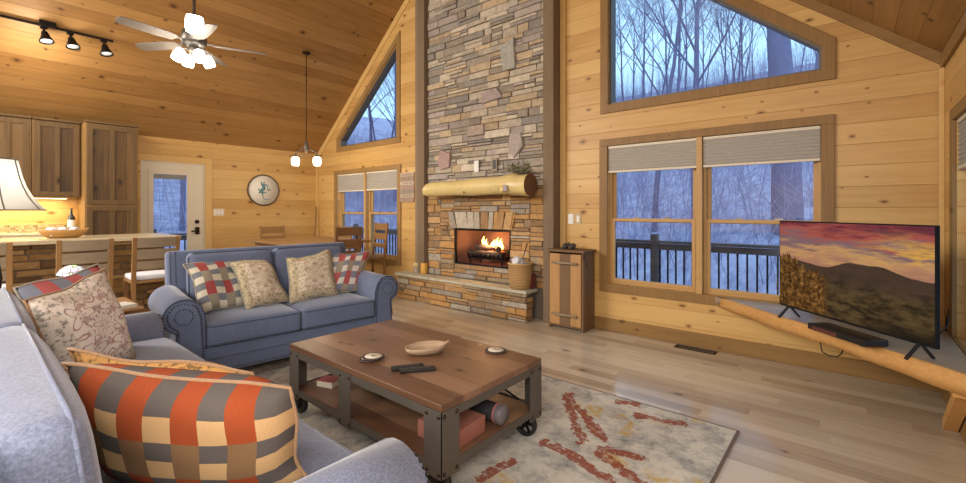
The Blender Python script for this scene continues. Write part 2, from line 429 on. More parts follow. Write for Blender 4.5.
shade('cellular_shade', 'grey cellular shade on the right wall window beside the television', 3.19, 4.065, 1.60, 1.87, fr_, 'cellular shades')
def trap(name, label, P, cw):
    r = thing(name, label, 'window', (0, 0, 0)); r['kind'] = 'structure'
    c = sum((Vector(p) for p in P), Vector((0, 0))) / len(P)
    def off(P, d):
        n = len(P); out = []
        for i in range(n):
            p0, p1, p2 = Vector(P[i - 1]), Vector(P[i]), Vector(P[(i + 1) % n])
            e1, e2 = (p1 - p0).normalized(), (p2 - p1).normalized(); n1, n2 = Vector((e1.y, -e1.x)), Vector((e2.y, -e2.x))
            b = (n1 + n2); b = b / max(.3, (1 + n1.dot(n2))); out.append(tuple(p1 + b * d))
        return out
    if off(P, .1)[0][1] > P[0][1]: sg = -1
    else: sg = 1
    MB().wall(off(P, sg * cw), [P], gx, -.022, 0).build('window_casing', M['trim'], r, bevel=.003)
    MB().wall(P, [off(P, -sg * .022)], gx, .02, .14).build('window_frame', M['gunmetal'], r)
    MB().wall(off(P, -sg * .021), [], gx, .08, .085).build('glass_pane', M['glass'], r)
trap('window_4', 'large trapezoid window under the roof slope right of the fireplace', T1, .09)
trap('window_5', 'triangular gable window under the roof slope left of the fireplace', T2, .09)

# ------------------------------------------------------------------ door on the left wall
fl = sx(XL, -1)
door = thing('door_1', 'cream exterior door with a large glass pane beside the kitchen cabinets', 'door'); door['kind'] = 'structure'
G = (1.855, 2.335, .45, 1.905)
leaf = MB().wall(rect(D1[0] + .02, D1[1] - .02, 0.01, D1[3] - .02), [rect(*G)], fl, .02, .065).build('door_leaf', M['cream'], door, bevel=.003)
MB().wall(rect(G[0] - .05, G[1] + .05, G[2] - .05, G[3] + .05), [rect(G[0] + .02, G[1] - .02, G[2] + .02, G[3] - .02)], fl, .008, .02).build('glazing_bead', M['cream'], leaf, bevel=.004)
MB().wall(rect(*G), [], fl, .04, .046).build('glass_pane', M['glass'], leaf)
MB().prism(rect(G[0] + .02, G[1] - .02, G[3] - .09, G[3] - .02), fl, .048, .06).build('raised_blind', M['shade'], leaf)
MB().cyl((XL + .0, 2.46, 1.135), (XL - .03, 2.46, 1.135), .032).build('deadbolt', M['bronze'], leaf)
MB().box(XL - .02, XL + .012, 2.43, 2.49, .93, 1.05).build('lock_plate', M['bronze'], leaf, bevel=.006)
MB().cyl((XL, 2.46, .99), (XL + .06, 2.46, .99), .012).cyl((XL + .05, 2.46, .99), (XL + .05, 2.36, .985), .011).build('lever_handle', M['bronze'], leaf)
for r in (rect(D1[0] - .0, D1[0] + .02, 0, D1[3]), rect(D1[1] - .02, D1[1], 0, D1[3]), rect(D1[0] + .02, D1[1] - .02, D1[3] - .02, D1[3])):
    MB().prism(r, fl, -.0, .15).build('door_jamb', M['cream'], door)
for r in (rect(D1[1], D1[1] + .10, 0, D1[3] + .1), rect(D1[0] - .06, D1[1], D1[3], D1[3] + .1)):
    MB().prism(r, fl, -.022, 0).build('door_casing', M['pine_trim'], door, bevel=.003)

# ------------------------------------------------------------------ outside: deck, railings, woods
M['deck'] = planks('weathered_deck', 'y', 'x', .14, [S(90, 84, 84), S(116, 110, 110), S(130, 126, 126)], knots=0, rough=.8)
M['rail'] = solid('stained_railing_wood', S(108, 96, 96), .7, nz=.2)
M['bark'] = solid('dusk_tinted_bark', S(134, 124, 150), .9, nz=.3, nscale=6, kind='P', bump=.5)  # blue dusk light is painted into the bark colour
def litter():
    t = NT('dusk_tinted_litter'); p, x, y, z = t.pos('P')
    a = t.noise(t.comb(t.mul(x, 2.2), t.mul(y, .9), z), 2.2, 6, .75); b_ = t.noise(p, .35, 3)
    return t.fin(t.ramp(t.add(t.mul(a, .7), t.mul(b_, .3)), [(.32, S(132, 122, 146)), (.5, S(186, 174, 196)), (.66, S(216, 206, 222))]), .95, spec=.1)  # litter colours carry the lavender cast of the dusk light
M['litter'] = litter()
M['twig'] = solid('dusk_tinted_twigs', S(176, 164, 190), .9, nz=.25, nscale=2, kind='P')  # twig colour has the bluish dusk light mixed in
struct(MB().box(-11, 3.2, YG + .17, 7.15, -.3, -.14).box(-10.7, XL - .17, -2, 7.15, -.3, -.1401).build('deck_floor', M['deck']), 'grey wooden deck outside the windows', 'deck')
def railing(label, p0, p1, z0, z1, step, posts):
    p0, p1 = Vector((*p0, 0)), Vector((*p1, 0)); L = (p1 - p0).length; d = (p1 - p0) / L
    root = thing('deck_railing', label, 'railing', (p0.x, p0.y, z0))
    P = lambda s_, z: tuple((d * s_) + Vector((0, 0, z - z0)))
    MB().bar(P(0, z1), P(L, z1), .14, .04).build('top_rail', M['rail'], root)
    MB().bar(P(0, z1 - .075), P(L, z1 - .075), .04, .09).build('upper_rail', M['rail'], root)
    MB().bar(P(0, z0 + .08), P(L, z0 + .08), .04, .09).build('lower_rail', M['rail'], root)
    for s_ in posts: MB().bar(P(s_, z0), P(s_, z1 + .12), .11, .11, (d.x, d.y, 0)).build('post', M['rail'], root, bevel=.008)
    n = int(L / step); first = None
    for i in range(n):
        s_ = (i + .5) * step
        if first is None:
            first = MB().bar((0, 0, .03), (0, 0, z1 - z0 - .03), .022, .022, (d.x, d.y, 0)).build('baluster', M['black_metal'], root); first.location = P(s_, z0)
        else:
            c = first.copy(); C.objects.link(c); c.location = P(s_, z0)
    return root
railing('long deck railing with thin dark balusters seen through the gable windows', (-10.6, 7.0), (1.0, 7.0), -.14, .83, .118, [.1, 2.6, 4.9, 8.24, 10.6])
railing('short railing seen through the glass of the cream door', (-10.55, .8), (-10.55, 4.6), -.14, .83, .13, [.1, 1.6, 2.5, 3.7])

def hill_z(x, y):
    d1 = max(0, y - 8); d2 = max(0, -11 - x)
    return -1.3 + .36 * max(d1, d2) + .6 * noise.noise(Vector((x * .12, y * .12, 0)))
mb = MB(); nx, ny = 60, 50; gv = []
for i in range(nx + 1):
    for j in range(ny + 1):
        x = -60 + 90 * i / nx; y = -25 + 85 * j / ny
        inside = (-11.5 < x < 4 and -25 < y < 7.6)
        gv.append(mb.V((x, y, hill_z(x, y) if not inside else -1.6)))
for i in range(nx):
    for j in range(ny): mb.F([gv[i * (ny + 1) + j], gv[(i + 1) * (ny + 1) + j], gv[(i + 1) * (ny + 1) + j + 1], gv[i * (ny + 1) + j + 1]], True)
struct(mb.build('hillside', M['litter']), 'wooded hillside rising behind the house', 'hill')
def tree_mesh(seed, h, r0, fork):
    rng = random.Random(seed); tr, br = MB(), MB()
    def grow(mb, p, d, L, r, lvl):
        n = 5 if lvl == 0 else 4; pts = [p]; q = Vector(p); dd = Vector(d)
        for i in range(n):
            dd = (dd + Vector((rng.uniform(-1, 1), rng.uniform(-1, 1), rng.uniform(-.3, .7))) * (.07 if lvl == 0 else .2)).normalized()
            q = q + dd * L / n; pts.append(q.copy())
        rr = [r * (1 - .72 * i / n) for i in range(n + 1)]
        mb.tube(pts, rr, 7 if lvl == 0 else 4, cap=False)
        if lvl >= 4: return
        k = [fork, 5, 4, 3][lvl]
        for b in range(k):
            s_ = rng.uniform(.35 if lvl == 0 else .2, 1.0); i = min(n - 1, int(s_ * n)); fr = s_ * n - i
            o = pts[i].lerp(pts[i + 1], fr); t = (pts[i + 1] - pts[i]).normalized()
            sd = t.orthogonal().normalized(); sd.rotate(Matrix.Rotation(rng.uniform(0, 2 * PI), 3, t))
            a = rng.uniform(.5, .95)
            nd_ = (t * math.cos(a) + sd * math.sin(a) + Vector((0, 0, .25))).normalized()
            grow(br, o, nd_, L * rng.uniform(.42, .62), max(.005, r * (1 - .72 * s_) * .52), lvl + 1)
    grow(tr, Vector((0, 0, -.4)), Vector((0, 0, 1)), h, r0, 0)
    return tr, br
protos = []
for k, (h, r0, fk) in enumerate([(9, .095, 7), (11, .11, 7), (8, .075, 7), (13, .36, 5)]):
    tr, br = tree_mesh(20 + k, h, r0, fk)
    root = thing('bare_tree', 'bare grey tree on the wooded hillside outside', 'tree', (0, 0, 0), 0, 'bare trees on the hillside')
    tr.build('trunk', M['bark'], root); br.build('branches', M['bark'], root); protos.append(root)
def put_tree(k, x, y, rz=0, s_=1, label=None):
    o = protos[k]
    loc = (x, y, hill_z(x, y))
    if not o.get('used'): o['used'] = 1; o.location = loc; o.rotation_euler.z = rz; o.scale = (s_,) * 3; c = o
    else: c = dup(o, loc, rz, scale=(s_,) * 3)
    if label: c['label'] = label; del c['group']
    else: c['label'] = 'bare grey tree on the wooded hillside outside'; c['group'] = 'bare trees on the hillside'
    return c
# named trees near the house
put_tree(0, -4.5, 13.2, .4, 1.0, 'forked bare tree at the left of the big trapezoid window')
put_tree(1, -3.45, 13.6, 2.1, .95, 'tall bare tree with twin stems in the middle of the trapezoid window')
put_tree(3, -1.2, 13.0, 1.0, 1.0, 'thick trunked tree near the right end of the trapezoid window')
rng = random.Random(5); cnt = 0
while cnt < 130:
    if rng.random() < .72: x, y = rng.uniform(-26, 3.5), rng.uniform(12, 42)
    else: x, y = rng.uniform(-42, -15), rng.uniform(-8, 16)
    if -9.5 < x < 1.5 and y < 25: continue
    put_tree(rng.choice([0, 1, 2, 2, 1]), x, y, rng.uniform(0, 6.3), rng.uniform(.7, 1.15)); cnt += 1
for o in protos:
    if 'used' in o: del o['used']
for o in C.objects:
    if 'used' in o: del o['used']
mb = MB(); rng = random.Random(8)
for i in range(9000):
    if i % 4: x, y = rng.uniform(-30, 5), rng.uniform(10, 46)
    else: x, y = rng.uniform(-46, -13), rng.uniform(-10, 20)
    z = hill_z(x, y); h = rng.uniform(1.0, 2.2) + max(0, min(3.5, (y - 16) * .2 if i % 4 else 2)) * rng.random(); a = Vector((x, y, z - .2)); d = Vector((rng.uniform(-.5, .5), rng.uniform(-.5, .5), h)); r = rng.uniform(.006, .016)
    mb.tube([a, a + d * .5, a + d + Vector((rng.uniform(-.3, .3), 0, 0))], [r, r * .7, r * .2], 3, cap=False)
    for q in range(3):
        s_ = a + d * rng.uniform(.3, .9); e = s_ + Vector((rng.uniform(-.8, .8), rng.uniform(-.8, .8), rng.uniform(.2, .9)))
        mb.tube([s_, e], [r * .5, r * .2], 3, cap=False)
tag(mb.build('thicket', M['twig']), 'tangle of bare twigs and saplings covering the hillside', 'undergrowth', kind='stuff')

# ------------------------------------------------------------------ fireplace
GREY = [S(178, 168, 150), S(160, 150, 136), S(188, 178, 160), S(150, 144, 136), S(184, 166, 138), S(196, 186, 168), S(170, 160, 152), S(144, 134, 122)]
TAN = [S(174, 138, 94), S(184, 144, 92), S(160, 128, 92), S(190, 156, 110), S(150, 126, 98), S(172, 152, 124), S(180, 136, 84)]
def stones(mb, u0, u1, v0, v1, fn, rng, pal, rowh=(.06, .115), wid=(.13, .44), depth=(.004, .035), big=(), jit=.006, irregular=()):
    L = mb.bm.loops.layers.float_color.get('Col') or mb.bm.loops.layers.float_color.new('Col')
    def stone(poly, d, c):
        k = len(poly); a = [mb.V(fn(u, v, 0)) for u, v in poly]
        cu = sum(p[0] for p in poly) / k; cv = sum(p[1] for p in poly) / k
        b = [mb.V(fn(u, v, d * .8)) for u, v in poly]
        f2 = [mb.V(fn(u + (cu - u) * min(.25, .006 / max(.01, abs(cu - u))), v + (cv - v) * min(.25, .006 / max(.01, abs(cv - v))), d + rng.uniform(-.003, .003))) for u, v in poly]
        fs = [mb.F(f2)]
        for i in range(k):
            j = (i + 1) % k; fs += [mb.F([a[i], a[j], b[j], b[i]]), mb.F([b[i], b[j], f2[j], f2[i]])]
        for f in fs:
            if f:
                for l in f.loops: l[L] = (*c, 1)
    def colour():
        c = rng.choice(pal); q = rng.uniform(.82, 1.16); return tuple(min(1, x * q) for x in c)
    v = v0
    while v < v1 - .012:
        h = rng.uniform(*rowh); h = v1 - v if v1 - v < rowh[0] * 1.5 else min(h, v1 - v)
        u = u0 - rng.uniform(0, .0)
        while u < u1 - .01:
            w_ = rng.uniform(*wid); w_ = u1 - u if u1 - u < wid[0] * 1.3 else min(w_, u1 - u)
            parts = [(v, v + h)]
            if h > .07 and rng.random() < .28: m = v + h * rng.uniform(.4, .6); parts = [(v, m), (m, v + h)]
            for a, b in parts:
                g = .0035; j = lambda: rng.uniform(-jit, jit)
                jj = [rng.uniform(-jit, 0) if rng.random() < .5 else 0 for _ in range(4)]
                P = [(u + g, a + g - jj[0] * .5), (u + w_ - g, a + g - jj[1] * .5), (u + w_ - g + jj[2], b - g + jj[2]), (u + g - jj[3], b - g + jj[3])]
                stone(P, rng.uniform(*depth), colour())
            u += w_
        v += h
    for (bu, bv, bw, bh) in big:
        n = rng.choice([4, 4, 5]); a0 = rng.uniform(.5, 1.1); P = []
        for i in range(n):
            a = a0 + 2 * PI * (i + rng.uniform(-.22, .22)) / n; P.append((bu + bw / 2 * math.cos(a), bv + bh / 2 * math.sin(a)))
        stone(P, depth[1] + .02, tuple(x * rng.uniform(.85, 1.1) for x in pal[6]))
fire = thing('stone_fireplace', 'tall stacked stone fireplace between two dark timber posts', 'fireplace', (-3.815, YG, 0)); fire['kind'] = 'structure'
OX, OY = -3.815, YG
fn = lambda u, v, d: (u - OX, (YG - .085) - d - OY, v)
MB().wall(rect(-4.85, -2.78, 0, 5.15), [rect(*FB)], lambda u, v, d: (u - OX, d, v), -.085, -.002).build('chimney_core', M['mortar'], fire)
rng = random.Random(3)
mb = MB(); stones(mb, -4.85, -2.78, 1.62, 5.15, fn, rng, GREY, big=[(-3.32, 3.30, .40, .44), (-3.62, 2.82, .42, .22), (-3.88, 2.40, .36, .24), (-4.48, 2.05, .28, .34), (-3.22, 2.16, .24, .36)])
mb.build('upper_stonework', M['stone'], fire)
mb = MB()
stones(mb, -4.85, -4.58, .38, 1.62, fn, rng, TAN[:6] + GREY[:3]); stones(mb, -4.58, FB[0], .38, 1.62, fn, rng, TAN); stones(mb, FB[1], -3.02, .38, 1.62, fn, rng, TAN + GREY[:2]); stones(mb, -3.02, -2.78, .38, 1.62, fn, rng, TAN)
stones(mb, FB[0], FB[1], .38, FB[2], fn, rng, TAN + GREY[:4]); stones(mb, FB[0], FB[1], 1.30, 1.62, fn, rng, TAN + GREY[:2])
mb.build('surround_stonework', M['stone'], fire)
mb = MB()                                     # arch stones standing upright over the opening
L = mb.bm.loops.layers.float_color.new('Col'); u = FB[0] - .04
while u < FB[1] + .03:
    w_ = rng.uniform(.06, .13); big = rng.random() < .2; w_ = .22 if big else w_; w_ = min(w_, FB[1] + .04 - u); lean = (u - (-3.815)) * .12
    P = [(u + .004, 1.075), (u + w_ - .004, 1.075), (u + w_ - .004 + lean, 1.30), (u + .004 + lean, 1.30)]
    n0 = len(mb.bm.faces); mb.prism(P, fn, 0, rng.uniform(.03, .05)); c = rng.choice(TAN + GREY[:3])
    mb.bm.faces.ensure_lookup_table()
    for f in mb.bm.faces[n0:]:
        for l in f.loops: l[L] = (*c, 1)
    u += w_
mb.build('arch_stones', M['stone'], fire)
M['firebrick'] = solid('sooty_firebrick', S(120, 84, 66), .9, nz=.45, nscale=5, kind='P')
b = MB(); x0, x1, z0, z1 = (FB[0] - OX, FB[1] - OX, FB[2], FB[3]); k = .14
P0 = [(x0, -.06, z0), (x1, -.06, z0), (x1, -.06, z1), (x0, -.06, z1)]; P1 = [(x0 + k, .36, z0), (x1 - k, .36, z0), (x1 - k, .36, z1 - .05), (x0 + k, .36, z1 - .05)]
a_ = [b.V(p) for p in P0]; c_ = [b.V(p) for p in P1]; b.F(c_)
for i in range(4): b.F([a_[i], a_[(i + 1) % 4], c_[(i + 1) % 4], c_[i]])
b.build('firebox', M['firebrick'], fire)
MB().wall(rect(x0, x1, z0, z1), [rect(x0 + .028, x1 - .028, z0 + .02, z1 - .03)], lambda u, v, d: (u, d, v), -.085, -.06).build('firebox_frame', M['black_metal'], fire)

hearth = thing('stone_hearth', 'raised stone hearth with a pale slab top in front of the fireplace', 'hearth', (-4.08, YG, 0))
hx0, hx1, hy = -5.27 + 4.08, -2.89 + 4.08, -.37
MB().box(hx0 + .035, hx1 - .035, hy + .04, -.185, 0, .34).build('hearth_core', M['mortar'], hearth)
rng = random.Random(11); mb = MB()
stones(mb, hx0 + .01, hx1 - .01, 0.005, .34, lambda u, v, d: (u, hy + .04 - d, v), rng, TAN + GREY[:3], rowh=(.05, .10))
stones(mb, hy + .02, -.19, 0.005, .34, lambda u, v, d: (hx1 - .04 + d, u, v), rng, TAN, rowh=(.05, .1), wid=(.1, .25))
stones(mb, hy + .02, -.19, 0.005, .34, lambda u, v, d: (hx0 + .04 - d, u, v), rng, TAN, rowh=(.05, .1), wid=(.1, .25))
mb.build('hearth_stonework', M['stone'], hearth)
for i, (a, c) in enumerate(((hx0 - .015, -.45), (-.445, .22), (.225, hx1 + .01))):
    MB().box(a, c, hy - .015, -.135, .342, .38).build('slab', M['slab'], hearth, bevel=.008)

# gas logs
M['log'] = solid('charred_log', S(58, 44, 36), .9, nz=.6, nscale=14, bump=.8)
M['ember'] = solid('glowing_embers', S(60, 20, 8), .9, emit=S(255, 96, 30), estr=2.2)
M['flame'] = solid('yellow_flame', S(255, 200, 120), 1, emit=S(255, 190, 90), estr=5.0)
lg = thing('fire_log_set', 'burning logs on a black grate inside the fireplace', 'fire', (-3.80, 4.66, FB[2] + .002))
mb = MB()
for i in range(9): mb.bar((-.3 + .075 * i, -.10, .10), (-.3 + .075 * i, .14, .10), .014, .014).bar((-.3 + .075 * i, -.10, .10), (-.3 + .075 * i, -.12, .16), .014, .014)
for y in (-.09, .12): mb.bar((-.32, y, .09), (.32, y, .09), .016, .016)
for x in (-.28, .28):
    for y in (-.09, .12): mb.bar((x, y, 0), (x, y, .09), .016, .016)
mb.build('grate', M['black_metal'], lg)
def logm(p0, p1, r, seed):
    rg = random.Random(seed); p0, p1 = Vector(p0), Vector(p1); n = 7
    pts = [p0.lerp(p1, i / n) + Vector((0, rg.uniform(-.008, .008), rg.uniform(-.008, .008))) for i in range(n + 1)]
    return MB().tube(pts, [r * rg.uniform(.85, 1.12) for _ in pts], 10)
for i, a in enumerate([((-.31, -.05, .155), (.29, -.06, .15), .045), ((-.27, .08, .16), (.30, .09, .165), .055), ((-.2, -.05, .235), (.17, .09, .245), .038), ((.22, -.07, .225), (.02, .1, .25), .034), ((-.29, .02, .23), (-.1, .10, .3), .03)]):
    logm(*a, 40 + i).build('log', M['log'], lg)
mb = MB(); rg = random.Random(2)
for i in range(40): mb.sphere((rg.uniform(-.24, .24), rg.uniform(-.02, .06), .125 + rg.uniform(0, .06)), rg.uniform(.012, .026), (1.4, 1, .8), 6, 4)
mb.build('embers', M['ember'], lg)
for i, (x, y, h, r) in enumerate([(-.14, .03, .17, .026), (-.11, .05, .13, .02), (.05, .03, .13, .03), (.10, .04, .16, .028), (.15, .05, .15, .03), (.19, .02, .11, .022), (.0, .05, .09, .02)]):
    pts = [(x, y, .22), (x + .01, y, .22 + h * .3), (x - .012, y, .22 + h * .65), (x + .012, y, .22 + h)]
    MB().tube(pts, [r * .6, r, r * .55, .002], 8).build('flame', M['flame'], lg)
point('fire_glow', (0, -.02, .30), 9, (1.0, .55, .25), .06, lg)

# mantel log
M['peeled'] = solid('peeled_yellow_log', S(208, 188, 130), .34, nz=.2, nscale=5, bump=.25)
M['cut_end'] = solid('dark_sawn_end', S(112, 78, 52), .8, nz=.35, nscale=20)
mt = thing('mantel_log', 'peeled yellow log mantel with a dark sawn right end on the stonework', 'mantel', (-3.76, 4.28, 1.62))
xs = [-.96, -.94, -.88, -.78, -.6, -.4, -.2, 0, .15, .3, .45, .56, .64, .70, .76, .82, .885]
rr = [.015, .06, .092, .100, .102, .100, .104, .112, .112, .108, .112, .122, .132, .126, .124, .132, .140]
zs = [-.03, -.02, -.01, .0, .0, .0, .004, .004, .006, .01, .014, .016, .012, .006, .0, -.002, .0]
mb = MB(); rings = []; rg = random.Random(4); seg = 24
for i, x in enumerate(xs):
    ring = []
    for k in range(seg):
        a = 2 * PI * k / seg; q = rr[i] * (1 + .07 * noise.noise(Vector((x * 4, math.cos(a) * 1.2, math.sin(a) * 1.2 + 5))))
        if i > 11: q *= 1 + .10 * max(0, math.cos(2 * a - .6))
        ring.append(mb.V((x, q * math.cos(a) * .95, zs[i] + q * math.sin(a) * 1.02)))
    rings.append(ring)
for a, b in zip(rings, rings[1:]):
    for k in range(seg): mb.F([a[k], a[(k + 1) % seg], b[(k + 1) % seg], b[k]], True)
mb.F(rings[0][::-1])
cut = MB(); cut.F([cut.V(v.co + Vector((.0, 0, 0))) for v in rings[-1]]); c2 = [v.co.copy() for v in rings[-1]]
mb.build('peeled_log', M['peeled'], mt)
cut.build('sawn_end', M['cut_end'], mt)
MB().tube([(.50, -.06, -.02), (.57, -.115, -.05), (.60, -.135, -.075)], [.05, .045, .035], 12).build('branch_stub', M['peeled'], mt)
MB().lathe([(.001, 0), (.016, .002), (.012, .006), (.001, .008)], 12, (-.08, -.105, -.065), Matrix.Rotation(R(100), 3, 'X')).build('knot', M['cut_end'], mt)
tagp = MB().box(-.028, .028, -.004, .004, -.035, .035).build('small_plaque', solid('lilac_plaque', S(150, 138, 148), .6), None, (-3.13, 4.125, 1.585), bevel=.003)
tag(tagp, 'small lilac grey square plaque on the front of the log mantel', 'plaque')
# plates and arrangement above the mantel
def plate(name, mat, X, Y, z, w_, h, label, cat, extra=None):
    o = thing(name, label, cat, (X, Y, z))
    MB().box(-w_ / 2, w_ / 2, -.008, 0, -h / 2, h / 2).build('cover_plate', mat, o, bevel=.003); return o
o = plate('outlet_plate', M['white'], -3.862, 4.452, 1.915, .078, .155, 'white outlet cover on the stonework above the mantel', 'outlet')
for q in (-.034, .034): MB().box(-.018, .018, -.012, -.007, q - .02, q + .02).build('socket', M['white'], o, bevel=.002)
o = plate('cable_plate', solid('tan_plate', S(150, 132, 110), .5), -3.55, 4.452, 1.92, .085, .17, 'dark recessed cable box beside the white outlet above the mantel', 'outlet')
MB().box(-.026, .026, -.011, -.007, -.06, .06).build('dark_recess', M['black'], o)
arr = thing('dried_arrangement', 'low dried greenery arrangement on the right end of the log mantel', 'arrangement', (-3.05, 4.30, 1.755))
M['dry1'] = solid('dry_sage_leaves', S(120, 122, 88), .8, nz=.4); M['dry2'] = solid('grey_twig', S(120, 106, 92), .8, nz=.3)
rg = random.Random(9)
for nm, mat, n in (('leaves', M['dry1'], 170), ('seed_heads', M['dry2'], 70)):
    mb = MB()
    for i in range(n):
        a, b_ = rg.uniform(0, 6.28), rg.uniform(.1, 1.3); r = rg.uniform(.04, .13)
        p = Vector((math.cos(a) * r * 1.35 * math.cos(b_ * .7), math.sin(a) * r * .7, .01 + r * 1.0 * math.sin(b_)))
        if nm == 'leaves':
            d = Vector((rg.uniform(-1, 1), rg.uniform(-1, 1), rg.uniform(-.1, 1))).normalized() * .035; s_ = d.orthogonal().normalized() * .010
            mb.F([mb.V(p), mb.V(p + d * .5 + s_), mb.V(p + d), mb.V(p + d * .5 - s_)])
        else: mb.sphere(p, rg.uniform(.007, .013), seg=6, rings=4)
    sd_ = mb.build(nm, mat, arr); sd_['kind'] = 'stuff'
mb = MB()
for i in range(14):
    a = i * .45; mb.tube([(0, 0, 0), (math.cos(a) * .08, math.sin(a) * .04, .04), (math.cos(a) * .15, math.sin(a) * .07, .05 + .04 * (i % 3))], [.004, .003, .002], 5)
mb.build('stems', M['dry2'], arr)

# hearth objects
o = thing('pillar_candle', 'cream and grey two tone pillar candle at the left of the hearth', 'candle', (-5.03, 4.42, .381), 0, 'hearth candles')
MB().lathe([(.046, 0), (.048, .01), (.048, .075)], 20).build('grey_lower_half', solid('grey_wax', S(150, 142, 130), .5), o)
MB().lathe([(.048, .075), (.048, .145), (.04, .152), (.001, .146)], 20).build('cream_upper_half', solid('cream_wax', S(196, 178, 128), .5), o); MB().cyl((0, 0, .146), (0, 0, .16), .002, seg=6).build('wick', M['black'], o)
o = thing('pillar_candle', 'yellow pillar candle on the hearth, right of the two tone candle', 'candle', (-4.87, 4.42, .381), 0, 'hearth candles')
MB().lathe([(.05, 0), (.052, .01), (.052, .15), (.044, .158), (.001, .15)], 20).build('wax', solid('yellow_wax', S(208, 160, 66), .5), o); MB().cyl((0, 0, .15), (0, 0, .165), .002, seg=6).build('wick', M['black'], o)
def basket_mat():
    t = NT('woven_wicker'); p, x, y, z = t.pos('O'); an = t.math('ARCTAN2', y, x)
    cu = t.mul(an, 36 / (2 * PI)); cv = t.mul(z, 1 / .019); par = t.math('MODULO', t.floor(cv), 2.0)
    fu = t.fract(t.add(cu, t.mul(par, .5))); h = t.mul(t.math('SINE', t.mul(fu, PI)), t.math('SINE', t.mul(t.fract(cv), PI)))
    n = t.noise(p, 30, 3); t.bump(h, .9, .008)
    return t.fin(t.mix(t.add(t.mul(h, .7), t.mul(n, .3)), S(140, 100, 54), S(212, 178, 122)), .75)
bk = thing('wicker_basket', 'tall round wicker basket on the right corner of the hearth', 'basket', (-3.055, 4.33, .381))
MB().lathe([(.115, 0), (.128, .01), (.140, .10), (.146, .20), (.143, .285), (.150, .292), (.146, .305), (.134, .300), (.130, .20), (.115, .015), (.001, .012)], 40).build('woven_body', basket_mat(), bk)
ring = [(.145 * math.cos(a), .145 * math.sin(a), .300) for a in [2 * PI * i / 36 for i in range(36)]]
MB().tube(ring, .011, 8, closed=True).build('rim', solid('wicker_rim', S(190, 154, 100), .7, nz=.3), bk)
M['cloth'] = fabric('white_cloth', S(214, 216, 224), .1); M['cloth2'] = fabric('grey_cloth', S(120, 124, 136), .15)
cl = MB(); cl.cushion(-.08, .05, -.09, .06, 0, .16, .03, .05)
for v in cl.bm.verts: v.co += Vector((noise.noise(v.co * 18), noise.noise(v.co * 18 + Vector((9, 0, 0))), noise.noise(v.co * 18 + Vector((0, 9, 0))))) * .025
tag(cl.build('folded_cloth', M['cloth'], None, (-3.055, 4.30, .565), smooth=1), 'crumpled white cloth in the wicker basket', 'cloth')
cl = MB(); cl.cushion(-.05, .06, -.06, .06, 0, .12, .02, .04)
for v in cl.bm.verts: v.co += Vector((noise.noise(v.co * 20), noise.noise(v.co * 20 + Vector((9, 0, 0))), noise.noise(v.co * 20 + Vector((0, 9, 0))))) * .02
tag(cl.build('folded_cloth', M['cloth2'], None, (-2.985, 4.34, .56)), 'grey cloth beside the white cloth in the wicker basket', 'cloth')
o = thing('fireplace_lighter', 'grey stick leaning up out of the wicker basket', 'poker', (-3.12, 4.36, .52))
MB().cyl((0, 0, 0), (.13, .02, .40), .008).build('shaft', M['gunmetal'], o); MB().cyl((-.01, 0, -.06), (.01, 0, .03), .011).build('handle', M['black'], o)
tag(MB().cushion(-.05, .03, -.05, .05, 0, .17, .02, .03).build('kindling_sack', fabric('dark_red_sack', S(92, 40, 36), .2), None, (-2.925, 4.40, .381)), 'dark red bag tucked behind the wicker basket', 'bag')

# tilt-out bin cabinet
bn = thing('bin_cabinet', 'rustic wooden bin cabinet with two branch handles right of the fireplace', 'cabinet', (-2.415, 4.40, 0))
M['bin_side'] = planks('dark_bin_wood', 'y', 'z', .14, [S(74, 56, 40), S(104, 80, 56), S(124, 98, 70)], knots=.3, grain=30, gdark=.2, rough=.7)
M['bin_lt'] = planks('light_bin_board', 'x', 'z', 5.0, [S(140, 104, 62), S(172, 132, 84), S(190, 152, 102)], knots=.5, grain=30, gdark=0, rough=.6)
for x in (-.215, .195): MB().box(x, x + .02, -.115, .145, 0, .86).build('side_panel', M['bin_side'], bn, bevel=.003)
MB().box(-.195, .195, .125, .145, .03, .86).build('back_panel', M['bin_side'], bn)
MB().box(-.195, .195, -.11, .12, .03, .05).build('bottom_panel', M['bin_side'], bn)
dr = MB().box(-.193, .193, -.112, -.104, .055, .84).build('door', M['bin_side'], bn)
for x0, x1, mt_ in ((-.193, -.066, M['bin_lt']), (-.064, .064, M['bin_side']), (.066, .193, M['bin_lt'])):
    MB().box(x0, x1, -.13, -.1125, .055, .84).build('door_board', mt_, dr, bevel=.003)
for z in (.745, .175):
    mb = MB().tube([(-.15, -.155, z), (-.05, -.162, z - .004), (.05, -.16, z - .002), (.16, -.155, z - .006)], [.012, .014, .013, .012], 10)
    for x in (-.13, .14): mb.cyl((x, -.13, z), (x, -.157, z), .009)
    mb.build('branch_handle', M['stool_slat'], dr)
MB().box(-.235, .235, -.145, .165, .86, .885).build('top', M['bin_side'], bn, bevel=.004)
o = thing('binoculars', 'dark green binoculars lying on the bin cabinet', 'binoculars', (-2.42, 4.37, .886), R(20))
M['dkgreen'] = solid('dark_green_rubber', S(52, 54, 46), .6)
for x in (-.04, .04):
    t_ = MB().lathe([(.001, -.08), (.03, -.08), (.033, -.02), (.022, .03), (.024, .06), (.018, .065), (.001, .065)], 16, (x, 0, .034), Matrix.Rotation(R(90), 3, 'X')).build('barrel', M['dkgreen'], o)
    MB().cyl((x, .081, .034), (x, .078, .034), .024).build('lens', M['black'], t_)
MB().box(-.035, .035, -.02, .02, .03, .055).build('bridge', M['black'], o, bevel=.004)
MB().box(-.012, .012, -.03, .03, .05, .075).build('focus_wheel', M['dkgreen'], o, bevel=.004)
